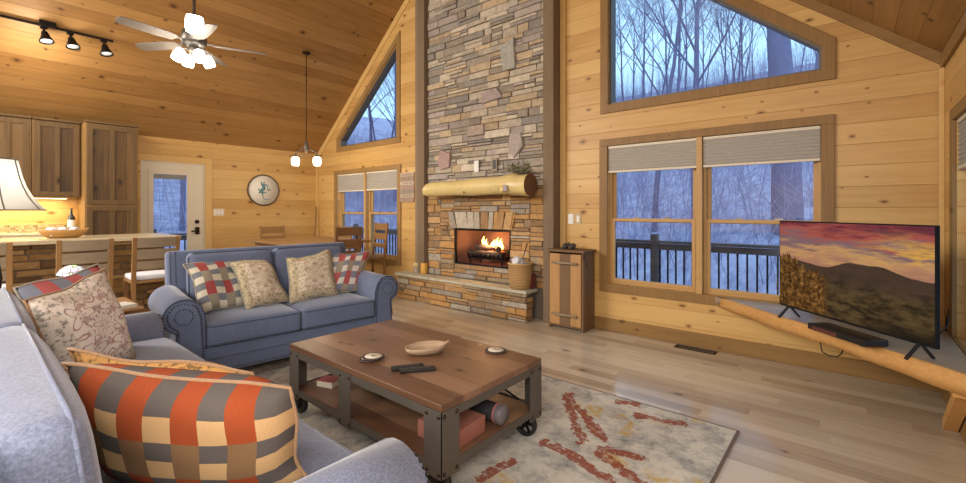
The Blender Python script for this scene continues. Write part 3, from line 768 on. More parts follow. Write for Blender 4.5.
for i, X in enumerate((-2.509, -2.412)):
    o = plate('light_switch', M['white'], X, YG - .001, 1.222, .072, .118, ('white light switch nearest the timber post above the bin cabinet', 'tan light switch right of the white one above the bin cabinet')[i], 'light switch', None)
    if i: o.children[0].data.materials[0] = solid('tan_switch', S(190, 172, 140), .5)
    MB().box(-.016, .016, -.013, -.007, -.034, .034).build('rocker', M['white'], o, bevel=.002)
# little sign left of the chimney
sg = thing('wall_sign', 'small weathered board sign with faint lines of words between the dining window and the post', 'sign', (-5.43, YG - .001, 1.69))
rg = random.Random(6); SC = [S(178, 160, 140), S(160, 140, 124), S(186, 172, 154), S(170, 146, 132), S(150, 140, 128)]
for i in range(7):
    z = .235 - i * .0671
    bo = MB().box(-.165 + rg.uniform(-.006, .006), .165 + rg.uniform(-.006, .006), -.022, -.004, z - .064, z).build('board', solid('sign_board', SC[i % 5], .8, nz=.15, nscale=25), sg, bevel=.002)
MB().box(-.12, -.09, -.004, 0, -.22, .22).box(.09, .12, -.004, 0, -.22, .22).build('back_batten', M['bin_side'], sg)
mb = MB()
for i in range(7):
    z = .235 - i * .0671 - .032; x = -.13 + rg.uniform(0, .05)
    while x < .10:
        for _ in range(rg.randint(3, 6)):
            hgt = rg.uniform(.010, .02); mb.box(x, x + .0035, -.0228, -.022, z - hgt, z + hgt); 
            if rg.random() < .6: mb.box(x, x + .009, -.0228, -.022, z + hgt - .004, z + hgt)
            x += .013
        x += .016
mb.build('faint_lettering', solid('faded_ink', S(104, 92, 88), .8), sg)

# ------------------------------------------------------------------ corner shelf and television
sh = thing('corner_shelf', 'live edge pine corner shelf under the television', 'shelf', (XR, YG, 0))
M['shelf_top'] = planks('grey_shelf_boards', 'y', 'x', 5.0, [S(112, 94, 76), S(150, 132, 110), S(174, 158, 136)], knots=.4, grain=26, gdark=0, rough=.35, spec=.5)
M['shelf_edge'] = planks('golden_shelf_edge', 'z', 'x', 5.0, [S(160, 112, 58), S(196, 148, 88), S(216, 174, 114)], knots=.4, grain=30, gdark=0, rough=.5)
xl = 3.55 - YG                                # front edge runs along x + y = 3.55
mb = MB(); n = 26; rg = random.Random(3); front = []
for i in range(n + 1):
    s_ = i / n; x = xl + (XR - .024 - xl) * s_; y = 3.55 - x; q = .006 * math.sin(s_ * 7) + .003 * math.sin(s_ * 19)
    front.append((x - q * .7 - XR + .05, y - q * .7 - YG + .05))
poly = [(-.024, -.024), (front[0][0], -.024)] + front + [(-.024, front[-1][1])]
poly = [p for i, p in enumerate(poly) if i == 0 or (Vector(p) - Vector(poly[i - 1])).length > 1e-4]
mb.wall(poly, [], lambda u, v, d: (u, v, d), .455, .508); mb.build('shelf_board', M['shelf_top'], sh)
mb = MB(); a_ = []
for i, (x, y) in enumerate(front):
    b_ = .402 + .006 * math.sin(i * .5) + .004 * math.sin(i * 1.3)
    o1, o2 = .0, .045
    pts = [(x - .002, y - .002, .507), (x - .008, y - .008, .502), (x - .014, y - .014, .45), (x - .010, y - .010, b_), (x + .02, y + .02, b_ + .005), (x + .02, y + .02, .452)]
    a_.append([mb.V(p) for p in pts])
for A, B in zip(a_, a_[1:]):
    for k in range(6): mb.F([A[k], A[(k + 1) % 6], B[(k + 1) % 6], B[k]], k in (0, 1, 2))
mb.F(a_[0]); mb.F(a_[-1][::-1]); mb.build('live_edge', M['shelf_edge'], sh)
MB().box(-.115, -.025, -1.30, -.3, .36, .454).build('cleat', M['shelf_edge'], sh)
mb = MB(); mb.bar((-.06, -1.18, .36), (-.06, -.75, .02), .06, .06); mb.build('brace', M['shelf_edge'], sh)
def tv_picture():
    t = NT('sunset_picture'); _, u, v, _z = t.pos('UV')
    cl = t.noise(t.comb(t.mul(u, 2.2), t.mul(v, 9), 3.0), 1.6, 5, .6); cl2 = t.noise(t.comb(t.mul(u, 5), t.mul(v, 22), 8.0), 1.2, 4, .6)
    sky = t.ramp(t.add(t.mul(t.sub(v, .55), 1.5), t.mul(t.sub(cl, .5), .9)), [(.0, S(196, 140, 110)), (.15, S(222, 168, 110)), (.32, S(140, 112, 118)), (.5, S(190, 96, 84)), (.68, S(120, 50, 66)), (.95, S(70, 38, 58))])
    glow = t.mul(t.step(u, .45, .95), t.mul(t.step(v, .58, .70), t.sub(1.0, t.step(v, .74, .98))))
    sky = t.mix(t.mul(glow, t.step(cl2, .42, .6)), sky, S(250, 190, 90)); sky = t.mix(t.mul(t.step(cl2, .55, .7), .5), sky, S(110, 72, 84))
    rn = t.noise(t.comb(t.mul(u, 4), 0.0, 1.0), 1.0, 3); mesa = t.mul(t.step(u, .38, .55), t.sub(1.0, t.step(u, .72, .92)))
    rid = t.add(t.add(.575, t.mul(t.sub(rn, .5), .05)), t.add(t.mul(mesa, .075), t.mul(t.step(u, .0, .4), -.045)))
    gnd = t.noise(t.comb(t.mul(u, 9), t.mul(v, 14), 2.0), 1.3, 5, .65)
    far = t.mix(gnd, S(58, 44, 38), S(98, 76, 60)); near = t.mix(t.step(gnd, .3, .7), S(40, 32, 22), S(108, 86, 54))
    land = t.mix(t.sub(1.0, t.step(t.add(v, t.mul(t.sub(gnd, .5), .2)), .26, .48)), far, near)
    land = t.mix(t.mul(t.sub(1.0, t.step(v, 0, .16)), t.step(u, .5, .9)), land, S(30, 26, 18))
    img = t.mix(t.step(t.sub(rid, v), -.004, .006), sky, land)
    cn = t.noise(t.comb(t.mul(u, 15), t.mul(v, 2.5), 5.0), 1.2, 4, .7); top = t.sub(t.add(.62, t.mul(t.sub(cn, .5), .5)), t.mul(u, .62))
    cliff = t.mul(t.step(t.sub(top, v), -.01, .015), t.sub(1.0, t.step(u, .34, .42)))
    ct = t.noise(t.comb(t.mul(u, 26), t.mul(v, 14), 1.0), 1.6, 5, .7)
    img = t.mix(cliff, img, t.ramp(ct, [(.3, S(30, 22, 12)), (.5, S(100, 66, 32)), (.72, S(190, 136, 70))]))
    return t.fin((0, 0, 0), .25, spec=.2, emit=img, estr=.40)
pL, pR = Vector((-.425, 4.07, 0)), Vector((.342, 3.272, 0)); ax_ = (pR - pL).normalized(); Wd = (pR - pL).length
tv = thing('television', 'flat screen television showing a canyon sunset on the corner shelf', 'television', tuple((pL + pR) / 2 + Vector((0, 0, .508))), math.atan2(ax_.y, ax_.x))
z0, z1 = .084, .734; hw = Wd / 2
MB().box(-hw, hw, 0, .022, z0, z1).build('bezel', solid('matt_black_bezel', S(18, 18, 19), .75, spec=.2), tv, bevel=.004)
MB().box(-hw * .8, hw * .8, .022, .06, z0 + .03, z0 + .42).build('rear_housing', M['black'], tv, bevel=.01)
mb = MB(); vs = [mb.V(p) for p in ((-hw + .008, -.0012, z0 + .014), (hw - .008, -.0012, z0 + .014), (hw - .008, -.0012, z1 - .008), (-hw + .008, -.0012, z1 - .008))]
f = mb.F(vs); uvl = mb.bm.loops.layers.uv.new('UVMap')
for l, uv in zip(f.loops, ((0, 0), (1, 0), (1, 1), (0, 1))): l[uvl].uv = uv
mb.build('screen', tv_picture(), tv)
for x in (-hw + .09, hw - .09):
    mb = MB().bar((x, .01, z0 + .01), (x, -.075, .006), .018, .012).bar((x, .012, z0 + .01), (x, .09, .006), .018, .012)
    mb.build('foot', M['black'], tv, bevel=.003)
dirs = lambda s_, d_, z: tuple((pL + pR) / 2 + ax_ * s_ + Vector((-ax_.y, ax_.x, 0)) * d_ + Vector((0, 0, z)))
o = thing('cable_box', 'flat black media player under the television', 'media player', dirs(.05, -.03, .509), math.atan2(ax_.y, ax_.x))
MB().box(-.21, .21, -.075, .075, .006, .046).build('case', M['black'], o, bevel=.005)
MB().box(-.17, .02, -.0775, -.0755, .012, .034).build('front_strip', solid('red_brown_strip', S(92, 50, 44), .4), o)
mb = MB()
for x in (-.17, .17): mb.cyl((x, -.05, 0), (x, -.05, .007), .012).cyl((x, .05, 0), (x, .05, .007), .012)
mb.build('foot', M['rubber'], o)
cz = [(XR - .16, YG - .55, .512), (XR - .10, YG - .62, .52), (XR - .05, YG - .60, .60), (XR - .035, YG - .50, .68), (XR - .03, YG - .4, .62), (XR - .03, YG - .35, .516)]
tag(MB().tube(cz, .004, 6).build('power_cord', M['black']), 'black cord behind the right end of the television', 'cord')
cz = [(-.02, 3.78, .445), (-.05, 3.72, .375), (-.07, 3.69, .36), (-.11, 3.70, .355), (-.15, 3.74, .365), (-.17, 3.84, .44)]
tag(MB().tube(cz, .004, 6).build('power_cord', M['black']), 'loop of black cord hanging below the front edge of the corner shelf', 'cord')
fv = thing('floor_vent', 'long dark metal floor vent along the gable wall', 'vent', (-1.13, 4.47, 0))
MB().wall(rect(-.18, .18, -.05, .05), [rect(-.16, .16, -.035, .035)], lambda u, v, d: (u, v, d), 0.0, .006).build('frame', M['bronze'], fv)
mb = MB()
for i in range(14): mb.box(-.155 + i * .0235, -.143 + i * .0235, -.035, .035, .0, .004)
mb.build('louvres', M['black_metal'], fv)

# ------------------------------------------------------------------ rug
def rug_mat():
    t = NT('distressed_rug'); p, x, y, z = t.pos('O')
    wx = t.add(x, t.mul(t.sub(t.noise(p, 5, 4, .7), .5), .16)); wy = t.add(y, t.mul(t.sub(t.noise(t.comb(y, x, 4.0), 5, 4, .7), .5), .16))
    base = t.ramp(t.noise(t.comb(wx, wy, 0.0), 5, 6, .75), [(.3, S(112, 114, 118)), (.42, S(168, 168, 162)), (.54, S(206, 204, 192)), (.7, S(216, 212, 196))])
    must = t.mul(t.step(t.noise(t.comb(wx, wy, 9.0), 2.6, 3, .6), .56, .62), t.step(t.noise(p, 24, 4, .7), .36, .52))
    col = t.mix(t.mul(must, .8), base, S(196, 164, 84))
    # rust motif: branching strokes, turned half round for the other end of the rug
    sg = t.math('SIGN', x); nb_ = t.sub(t.noise(p, 11, 3, .6), .5); st = t.sub(t.noise(t.comb(t.mul(t.floor(t.mul(x, 26)), .04), t.mul(t.floor(t.mul(y, 26)), .04), 6.0), 22, 1), .5)
    ux, uy = t.add(t.math('ABSOLUTE', x), t.mul(nb_, .05)), t.add(t.mul(y, sg), t.mul(nb_, .05)); dmin = 9.0
    for (x0, y0, x1, y1) in [(0.532, 1.028, 0.74, 0.733), (0.74, 0.733, 0.921, 0.526), (0.685, 0.888, 0.845, 0.753), (0.845, 0.753, 0.985, 0.623), (0.768, 0.369, 0.917, 0.362), (0.917, 0.362, 1.21, 0.27), (1.031, 0.523, 1.204, 0.566), (1.04, 0.479, 1.302, 0.358), (0.862, 1.157, 0.969, 1.166), (1.043, 1.023, 1.116, 1.067), (1.158, 1.051, 1.284, 1.107), (0.692, -0.115, 0.722, 0.1), (0.2, 0.62, 0.42, 0.75)]:
        dx, dy = x1 - x0, y1 - y0; L2 = dx * dx + dy * dy
        h = t.nd('Clamp', {0: t.add(t.mul(t.sub(ux, x0), dx / L2), t.mul(t.sub(uy, y0), dy / L2))}).outputs[0]
        ex, ey = t.sub(t.sub(ux, x0), t.mul(h, dx)), t.sub(t.sub(uy, y0), t.mul(h, dy))
        dmin = t.math('MINIMUM', dmin, t.math('SQRT', t.add(t.mul(ex, ex), t.mul(ey, ey))))
    rust = t.mul(t.sub(1.0, t.step(t.add(dmin, t.mul(st, .10)), .030, .036)), t.add(.35, t.mul(.65, t.step(t.noise(p, 30, 4, .75), .38, .48))))
    col = t.mix(t.mul(rust, .9), col, S(146, 74, 52))
    dk = t.mul(t.step(t.noise(t.comb(t.mul(wx, 1.4), t.mul(wy, 4), 3.0), 9, 5, .8), .60, .66), t.step(t.noise(t.comb(x, y, 20.0), 1.6, 2), .46, .56))
    col = t.mix(t.mul(dk, .75), col, S(92, 92, 96))
    t.bump(t.noise(p, 260, 2), .4, .003)
    return t.fin(col, .95, spec=.1)
rug = thing('area_rug', 'distressed cream area rug with rust and mustard motifs under the coffee table', 'rug', (-2.08, 1.74, .001))
MB().box(-1.56, 1.56, -1.22, 1.22, 0, .010).build('pile', rug_mat(), rug, bevel=.003)
mb = MB().box(-1.574, -1.5605, -1.232, 1.232, 0, .009).box(1.5605, 1.574, -1.232, 1.232, 0, .009).box(-1.5605, 1.5605, -1.232, -1.2205, 0, .009).box(-1.5605, 1.5605, 1.2205, 1.232, 0, .009)
mb.build('bound_edge', fabric('dark_rug_binding', S(96, 74, 66), .2), rug)
RZ = .0115

# ------------------------------------------------------------------ coffee table
M['ctop'] = planks('reclaimed_table_planks', 'y', 'x', .132, [S(70, 48, 36), S(102, 72, 52), S(124, 92, 68), S(138, 108, 86)], knots=.7, rough=.36, grain=32, gdark=.4, gw=.002, spec=.5, kind='O')
ct = thing('coffee_table', 'industrial wooden coffee table on black iron casters, on the rug', 'coffee table', (-2.07, 1.755, RZ))
hx, hy = .695, .405
MB().box(-hx, hx, -hy, hy, .418, .452).build('tabletop', M['ctop'], ct, bevel=.004)
MB().box(-hx + .02, hx - .02, -hy + .02, hy - .02, .150, .172).build('lower_shelf', M['ctop'], ct, bevel=.003)
mb = MB()
for y in (-hy + .004, hy - .007): mb.box(-hx + .01, hx - .01, y, y + .003, .375, .4175).box(-hx + .01, hx - .01, y, y + .003, .138, .178)
for x in (-hx + .004, hx - .007): mb.box(x, x + .003, -hy + .01, hy - .01, .375, .4175).box(x, x + .003, -hy + .01, hy - .01, .138, .178)
mb.build('angle_iron_frame', M['gunmetal'], ct)
def bolts(par, pts, ax):
    for p in pts: MB().lathe([(.010, 0), (.010, .003), (.006, .006), (.001, .007)], 10, Vector(p), Vector((0, 0, 1)).rotation_difference(Vector(ax)).to_matrix()).build('bolt', M['nail'], par)
for sx_ in (-1, 1):
    for sy_ in (-1, 1):
        X, Y_ = sx_ * hx, sy_ * hy; q = .115
        mb = MB().box(min(X, X - sx_ * q), max(X, X - sx_ * q), min(Y_, Y_ - sy_ * .0035), max(Y_, Y_ - sy_ * .0035), .118, .4175)
        mb.box(min(X, X - sx_ * .0035), max(X, X - sx_ * .0035), min(Y_, Y_ - sy_ * q), max(Y_, Y_ - sy_ * q), .118, .4175)
        lg_ = mb.build('corner_plate_leg', M['gunmetal'], ct)
        bolts(lg_, [(X - sx_ * a, Y_, z) for a in (.018, .097) for z in (.14, .395)], (0, sy_, 0)); bolts(lg_, [(X, Y_ - sy_ * a, z) for a in (.018, .097) for z in (.14, .395)], (sx_, 0, 0))
        ca = MB(); cx, cy = X - sx_ * .055, Y_ - sy_ * .055
        ca.box(cx - .035, cx + .035, cy - .035, cy + .035, .1415, .1495).cyl((cx, cy, .1415), (cx, cy, .122), .02)
        for s_ in (-1, 1): ca.bar((cx, cy + s_ * .022, .135), (cx - .02, cy + s_ * .022, .072), .006, .034, (1, 0, 0))
        ca.box(cx - .02, cx + .02, cy - .0245, cy + .0245, .122, .135)
        cs = ca.build('caster_fork', M['black_metal'], ct)
        wc = (cx - .02, cy, .0735); mw = Matrix.Rotation(R(90), 3, 'X')
        tyre = MB().lathe([(.056, -.016), (.0705, -.015), (.073, -.008), (.073, .008), (.0705, .015), (.056, .016), (.056, -.016)], 32, wc, mw, cap=False).build('wheel', M['rubber'], cs)
        wb = MB(); wb.lathe([(.001, -.018), (.018, -.018), (.018, .018), (.001, .018)], 16, wc, mw)
        for k in range(6):
            a = k * PI / 3; wb.bar(Vector(wc) + Vector((math.cos(a) * .015, 0, math.sin(a) * .015)), Vector(wc) + Vector((math.cos(a) * .058, 0, math.sin(a) * .058)), .012, .012, (0, 1, 0))
        wb.build('spoked_hub', M['black_metal'], cs)
for sy_ in (-1, 1):
    Y_ = sy_ * hy
    pl_ = MB().box(-.125, -.01, min(Y_, Y_ - sy_ * .0035), max(Y_, Y_ - sy_ * .0035), .118, .4175).build('middle_plate', M['gunmetal'], ct)
    bolts(pl_, [(-.0675 + a, Y_, z) for a in (-.042, .042) for z in (.14, .395)], (0, sy_, 0))
mb = MB()
mb.cyl((-.02, hy - .03, .185), (.56, hy - .03, .37), .006, seg=8).cyl((-.02, hy - .035, .37), (.56, hy - .035, .185), .006, seg=8).build('cross_brace', M['black_metal'], ct)
MB().box(-.085, -.065, -hy + .02, hy - .02, .1725, .4175).build('divider', M['gunmetal'], ct) if 0 else None
TZ = RZ + .4525
def coaster(x, y, z, label, parent=None):
    o = thing('coaster', label, 'coaster', (x, y, z), 0, 'round drink coasters')
    MB().lathe([(.001, 0), (.060, 0), (.063, .003), (.063, .009), (.056, .0105), (.0555, .0098), (.001, .0098)], 32).build('dark_rim', solid('coaster_cork_rim', S(58, 44, 36), .6), o)
    MB().lathe([(.001, .0099), (.0485, .0099), (.048, .0108), (.001, .0108)], 32).build('printed_face', solid('cream_face', S(206, 198, 180), .5, nz=.12, nscale=30), o)
    mb = MB()                      # small dark animal-like print
    for (a, b, c, d) in ((-.016, .012, -.004, .006), (.010, .020, .002, .010), (-.014, -.010, -.012, -.004), (.006, .010, -.012, -.004), (-.022, -.016, .002, .005)): mb.box(a, b, c, d, .0108, .0112)
    mb.build('printed_motif', M['black'], o); return o
coaster(-2.115, 1.505, TZ, 'lower coaster of the stack of two on the coffee table')
coaster(-2.10, 1.515, TZ + .0115, 'upper coaster of the stack of two on the coffee table')
coaster(-1.655, 2.085, TZ, 'single coaster near the far right corner of the coffee table')
bw = thing('carved_bowl', 'small pale carved wooden bowl with a curled leaf handle on the coffee table', 'bowl', (-1.97, 1.775, TZ), R(48))
mb = MB(); outer, inner = [], []; N_ = 36
def leafr(a): return .072 * (1 + .30 * max(0, math.cos(a)) ** 3 - .10 * max(0, math.cos(a - 2.6)) ** 2)
lv = [(.55, 0), (.86, .008), (1.0, .028), (1.04, .046), (.97, .047), (.90, .026), (.6, .012)]
rings = []
for s_, z in lv: rings.append([mb.V((leafr(2 * PI * k / N_) * s_ * 1.5 * math.cos(2 * PI * k / N_), leafr(2 * PI * k / N_) * s_ * 1.15 * math.sin(2 * PI * k / N_), z + (.008 * math.cos(2 * PI * k / N_) if z > .02 else 0))) for k in range(N_)])
for a, b in zip(rings, rings[1:]):
    for k in range(N_): mb.F([a[k], a[(k + 1) % N_], b[(k + 1) % N_], b[k]], True)
mb.F(rings[0][::-1]); mb.F(rings[-1])
M['pale_wood'] = planks('pale_carved_wood', 'y', 'x', 5.0, [S(122, 98, 76), S(160, 136, 110), S(180, 158, 132)], knots=0, grain=60, gdark=0, rough=.5, kind='O')
mb.build('bowl_body', M['pale_wood'], bw)
MB().tube([(.132, 0, .045), (.149, .006, .058), (.162, .018, .058), (.158, .03, .048)], [.010, .009, .008, .006], 10).build('curled_handle', M['pale_wood'], bw)
def remote(x, y, rz, L, label):
    o = thing('remote_control', label, 'remote control', (x, y, TZ), rz, 'remote controls')
    MB().box(-L / 2, L / 2, -.021, .021, .001, .019).build('case', M['black'], o, bevel=.005, seg=3)
    mb = MB()
    for i in range(7):
        for j in (-1, 0, 1): mb.box(-L / 2 + .02 + i * L * .115 - .003, -L / 2 + .02 + i * L * .115 + .003, j * .011 - .0025, j * .011 + .0025, .019, .0198)
    mb.build('buttons', solid('grey_buttons', S(84, 84, 88), .5), o)
remote(-1.835, 1.545, R(58), .175, 'black remote nearer the stacked coasters on the coffee table'); remote(-1.765, 1.555, R(54), .19, 'longer black remote further right of the pair on the coffee table')
SZ = RZ + .1725
def boxy(name, label, cat, x, y, z, rz, w_, d, h, mat, part2=None):
    o = thing(name, label, cat, (x, y, z), rz); MB().box(-w_ / 2, w_ / 2, -d / 2, d / 2, 0, h).build('body', mat, o, bevel=.004); 
    if part2: MB().box(-w_ / 2 - .002, w_ / 2 + .002, -d / 2 - .002, d / 2 + .002, h * .72, h + .002).build('lid', part2, o, bevel=.004)
    return o
M['rosebox'] = solid('dusty_pink_card', S(156, 100, 84), .6, nz=.1); M['redbox'] = solid('red_card', S(164, 84, 84), .6, nz=.1)
o = boxy('storage_box', 'dusty pink flat box at the near right end of the coffee table lower shelf', 'box', -1.555, 1.60, SZ, R(4), .25, .24, .085, M['rosebox'])
o = thing('playing_card_box', 'small red box with pale sides on the left of the lower shelf', 'box', (-2.60, 1.53, SZ), R(20))
MB().box(-.06, .06, -.045, .045, 0, .036).build('pale_sides', M['cream'], o, bevel=.002); MB().box(-.06, .06, -.045, .045, .0362, .041).build('red_top', M['redbox'], o)
o = thing('portable_speaker', 'dark cylinder speaker with a grey end on the lower shelf, behind the pink box', 'speaker', (-1.53, 1.83, SZ + .052), R(4))
my = Matrix.Rotation(R(90), 3, 'Y')
MB().lathe([(.001, -.12), (.045, -.12), (.05, -.11), (.05, .075), (.045, .082), (.001, .082)], 28, (0, 0, 0), my).build('fabric_barrel', solid('charcoal_mesh', S(44, 42, 46), .85, nz=.3, nscale=150), o)
MB().lathe([(.0505, .076), (.051, .085), (.051, .12), (.044, .13), (.001, .132)], 28, (0, 0, 0), my).build('grey_end', solid('grey_plastic', S(104, 100, 102), .5), o)
MB().lathe([(.0525, .083), (.0525, .089), (.0505, .089), (.0505, .083), (.0525, .083)], 28, (0, 0, 0), my, cap=False).build('pink_stripe', solid('pink_stripe', S(186, 96, 96), .5), o)
boxy('game_box', 'dark box with a green and red front behind the middle plate on the lower shelf', 'box', -2.30, 1.70, SZ, R(10), .16, .12, .075, solid('green_card', S(70, 92, 66), .6), M['redbox'])
boxy('game_box', 'flat black case lying at the back of the lower shelf beside the cross brace', 'box', -2.0, 1.98, SZ, R(-5), .26, .18, .05, M['black'])

# ------------------------------------------------------------------ sofas
def sofa(name, label, loc, rz, hs, ncush, fab, nb, back_in=.0, depth=0.0, arm_h=.555, by=0.0):
    t = thing(name, label, 'sofa', loc, rz); F_ = M[fab]
    yb, yf = -.47, .43
    MB().cushion(-hs - .2, hs + .2, yb + .06, yf - .03, .09, .30, .0, .02).build('base_frame', F_, t)
    n = int((hs * 2 + .3) / .022)
    for z in (.115, .205):
        mb = MB()
        for i in range(n): mb.sphere((-hs - .15 + (2 * hs + .3) * i / (n - 1), yf - .031, z), .0065, (1, .6, 1), 6, 4)
        mb.build('front_nailheads', M['nail'], t)
    for x in (-hs - .12, hs + .12):
        for y in (yb + .12, yf - .10): MB().lathe([(.022, 0), (.032, .02), (.036, .05), (.028, .092), (.001, .092)], 14, (x, y, 0)).build('foot', M['dark_leg'], t)
    # rolled arms
    for s_ in (-1, 1):
        rx, rz_, rr_ = hs + .135, arm_h, .120 if fab == 'loveseat' else .135
        prof = [(hs, .10), (hs, .30), (hs + .004, rz_ - .02)]
        for k in range(15):
            a = PI * .95 - k * (PI * 1.33) / 14; prof.append((rx + rr_ * math.cos(a), rz_ + rr_ * math.sin(a)))
        prof += [(hs + .175, rz_ - .14), (hs + .19, .30), (hs + .195, .10)]
        prof = [(s_ * u, v) for u, v in prof]
        mb = MB(); ys = [yb + .10, yb + .2, -.1, .15, yf - .02, yf]; rings = []
        for i, y in enumerate(ys):
            k = [.95, 1, 1, 1, 1, .975 if fab == 'loveseat' else .90][i]; dz = [.03, .025, .012, .003, 0, 0][i]
            rings.append([mb.V((s_ * (hs + .1) + (u - s_ * (hs + .1)) * k, y, .1 + (v - .1) * k + dz * max(0, v - .3) * 2)) for u, v in prof])
        for a, b in zip(rings, rings[1:]):
            for k in range(len(prof)): mb.F([a[k], a[(k + 1) % len(prof)], b[(k + 1) % len(prof)], b[k]], True)
        mb.F(rings[0][::-1]); mb.F(rings[-1])
        arm = mb.build('arm', F_, t)
        # raised front panel with nailheads
        inset = []
        ctr = Vector((s_ * (hs + .105), .33))
        for (u, v) in prof:
            p = Vector((u, v)); c = Vector((s_ * rx, rz_)) if v > rz_ - .13 else Vector((s_ * (hs + .097), v)); inset.append(tuple(p + (c - p) * .24))
        MB().prism(inset, lambda u, v, d: (u, d, v), yf - .005, yf + .012, True).build('front_panel', F_, arm, bevel=.006)
        line = [inset[0]] + inset[1:]
        pts = [Vector((u, v, 0)) for u, v in line]; mb = MB(); acc = 0.0
        for a, b in zip(pts, pts[1:]):
            L = (b - a).length; d = acc
            while d < L:
                p = a.lerp(b, d / L); c = Vector((s_ * (hs + .1), p.y, 0)); q = p + (p - c).normalized() * .006 if (p - c).length > 1e-4 else p
                mb.sphere((q.x, yf + .006, q.y), .0065, (1, .8, 1), 6, 4); d += .021
            acc = d - L
        pr = [Vector((s_ * rx + s_ * math.cos(a) * r_, 0, rz_ + math.sin(a) * r_)) for a, r_ in [(k * .38, .055) for k in range(17)]]
        mb.build('arm_nailheads', M['nail'], arm); mb = MB()
        for p in pr: mb.sphere((p.x, yf + .013, p.z), .0055, (1, .6, 1), 6, 4)
        mb.build('scroll_nailheads', M['nail'], arm)
        if fab == 'loveseat': MB().tube([(p[0], yf + .002, p[1]) for p in prof[1:-1]], .006, 6).build('arm_piping', M['piping'], arm)
    # seat cushions
    w_ = 2 * hs / ncush
    for i in range(ncush):
        a, b = -hs + w_ * i + .004, -hs + w_ * (i + 1) - .004
        sc = MB().cushion(a, b, -.24, yf + .02, .302, .470, .022, .035).build('seat_cushion', F_, t)
        for z in (.455, .318):
            r_ = .03; y0, y1 = -.23, yf + .018
            lp = [(a + r_, y0, z), (b - r_, y0, z), (b - .003, y0 + r_, z), (b - .003, y1 - r_, z), (b - r_, y1, z), (a + r_, y1, z), (a + .003, y1 - r_, z), (a + .003, y0 + r_, z)]
            MB().tube(lp, .005, 6, closed=True).build('cushion_piping', M['piping'] if fab == 'loveseat' else F_, sc)
    # back frame (slightly raked) and back cushions
    hb = hs + .12 - back_in
    mk = Matrix.Translation((0, yb + by, .25)) @ Matrix.Rotation(R(7), 4, 'X')
    bf = MB().cushion(-hb, hb, .03 if fab == 'loveseat' else -.06, .165, -.15, .70 + depth, .0, .035, mk).build('back_frame', F_, t)
    for s_ in ((-1, 1) if fab == 'loveseat' else ()):
        for dx in (.012, .05):
            mb = MB()
            for i in range(26): mb.sphere(mk @ Vector((s_ * (hb - dx - .012), .166, .20 + i * .0195)), .006, (1, 1, 1), 6, 4)
            mb.build('back_nailheads', M['nail'], bf)
    wb = 2 * hs / nb
    for i in range(nb):
        a, b = -hs + wb * i + .004, -hs + wb * (i + 1) - .004
        mc = Matrix.Translation((0, yb + .165, .475)) @ Matrix.Rotation(R(7), 4, 'X') @ Matrix.Rotation(R(-90), 4, 'X') @ Matrix.Scale(-1, 4, (0, 0, 1)) if 0 else Matrix.Translation((0, yb + .16 + by, .475)) @ Matrix.Rotation(R(7), 4, 'X') @ Matrix(((1, 0, 0, 0), (0, 0, 1, 0), (0, 1, 0, 0), (0, 0, 0, 1)))
        bc = MB().cushion(a, b, .0, .465 + depth, .0, .135, .035, .05, mc).build('back_cushion', F_, t)
        r_ = .045; lp = [(a + r_, .0, .118), (b - r_, .0, .118), (b - .006, r_, .118), (b - .006, .465 + depth - r_, .118), (b - r_, .46 + depth, .118), (a + r_, .46 + depth, .118), (a + .006, .465 + depth - r_, .118), (a + .006, r_, .118)]
        MB().tube([mc @ Vector(p) for p in lp], .005, 6, closed=True).build('cushion_piping', M['piping'] if fab == 'loveseat' else F_, bc)
    return t
sofa('loveseat', 'slate blue rolled arm loveseat with nailheads facing the coffee table', (-3.95, 1.865, RZ), R(-96), .69, 2, 'loveseat', 2)
sofa('sofa', 'blue grey heathered rolled arm sofa in the left foreground', (-2.335, .43, RZ), 0, 1.165, 3, 'sofa', 2, -.10, -.05, .487, -.05)

# ------------------------------------------------------------------ throw pillows
def check_mat(name, A, B, C_, D, n, nz=.22, nv=None):
    t = NT(name); p, u, v, _z = t.pos('UV')
    iu, iv = t.floor(t.mul(u, n)), t.floor(t.mul(t.sub(1.0, v), nv or n))
    ou, ov = t.math('MODULO', iu, 2.0), t.math('MODULO', iv, 2.0); o2 = t.math('MODULO', t.floor(t.mul(iv, .5)), 2.0)
    colA = t.mix(o2, A, B); colB = t.mix(ov, C_, D); col = t.mix(ou, colB, colA)
    h = t.noise(t.comb(t.mul(u, 1), t.mul(v, 1), 0.0), 170, 3, .75)
    col2 = t.nd('Mix', {}, data_type='RGBA', blend_type='MULTIPLY'); t.put(col2.inputs[0], 1.0); t.put(col2.inputs[6], col); t.put(col2.inputs[7], t.ramp(h, [(.3, (1 - nz,) * 3), (.7, (1 + nz * .5,) * 3)]))
    t.bump(h, .35, .002); return t.fin(col2.outputs[2], .95, spec=.1)
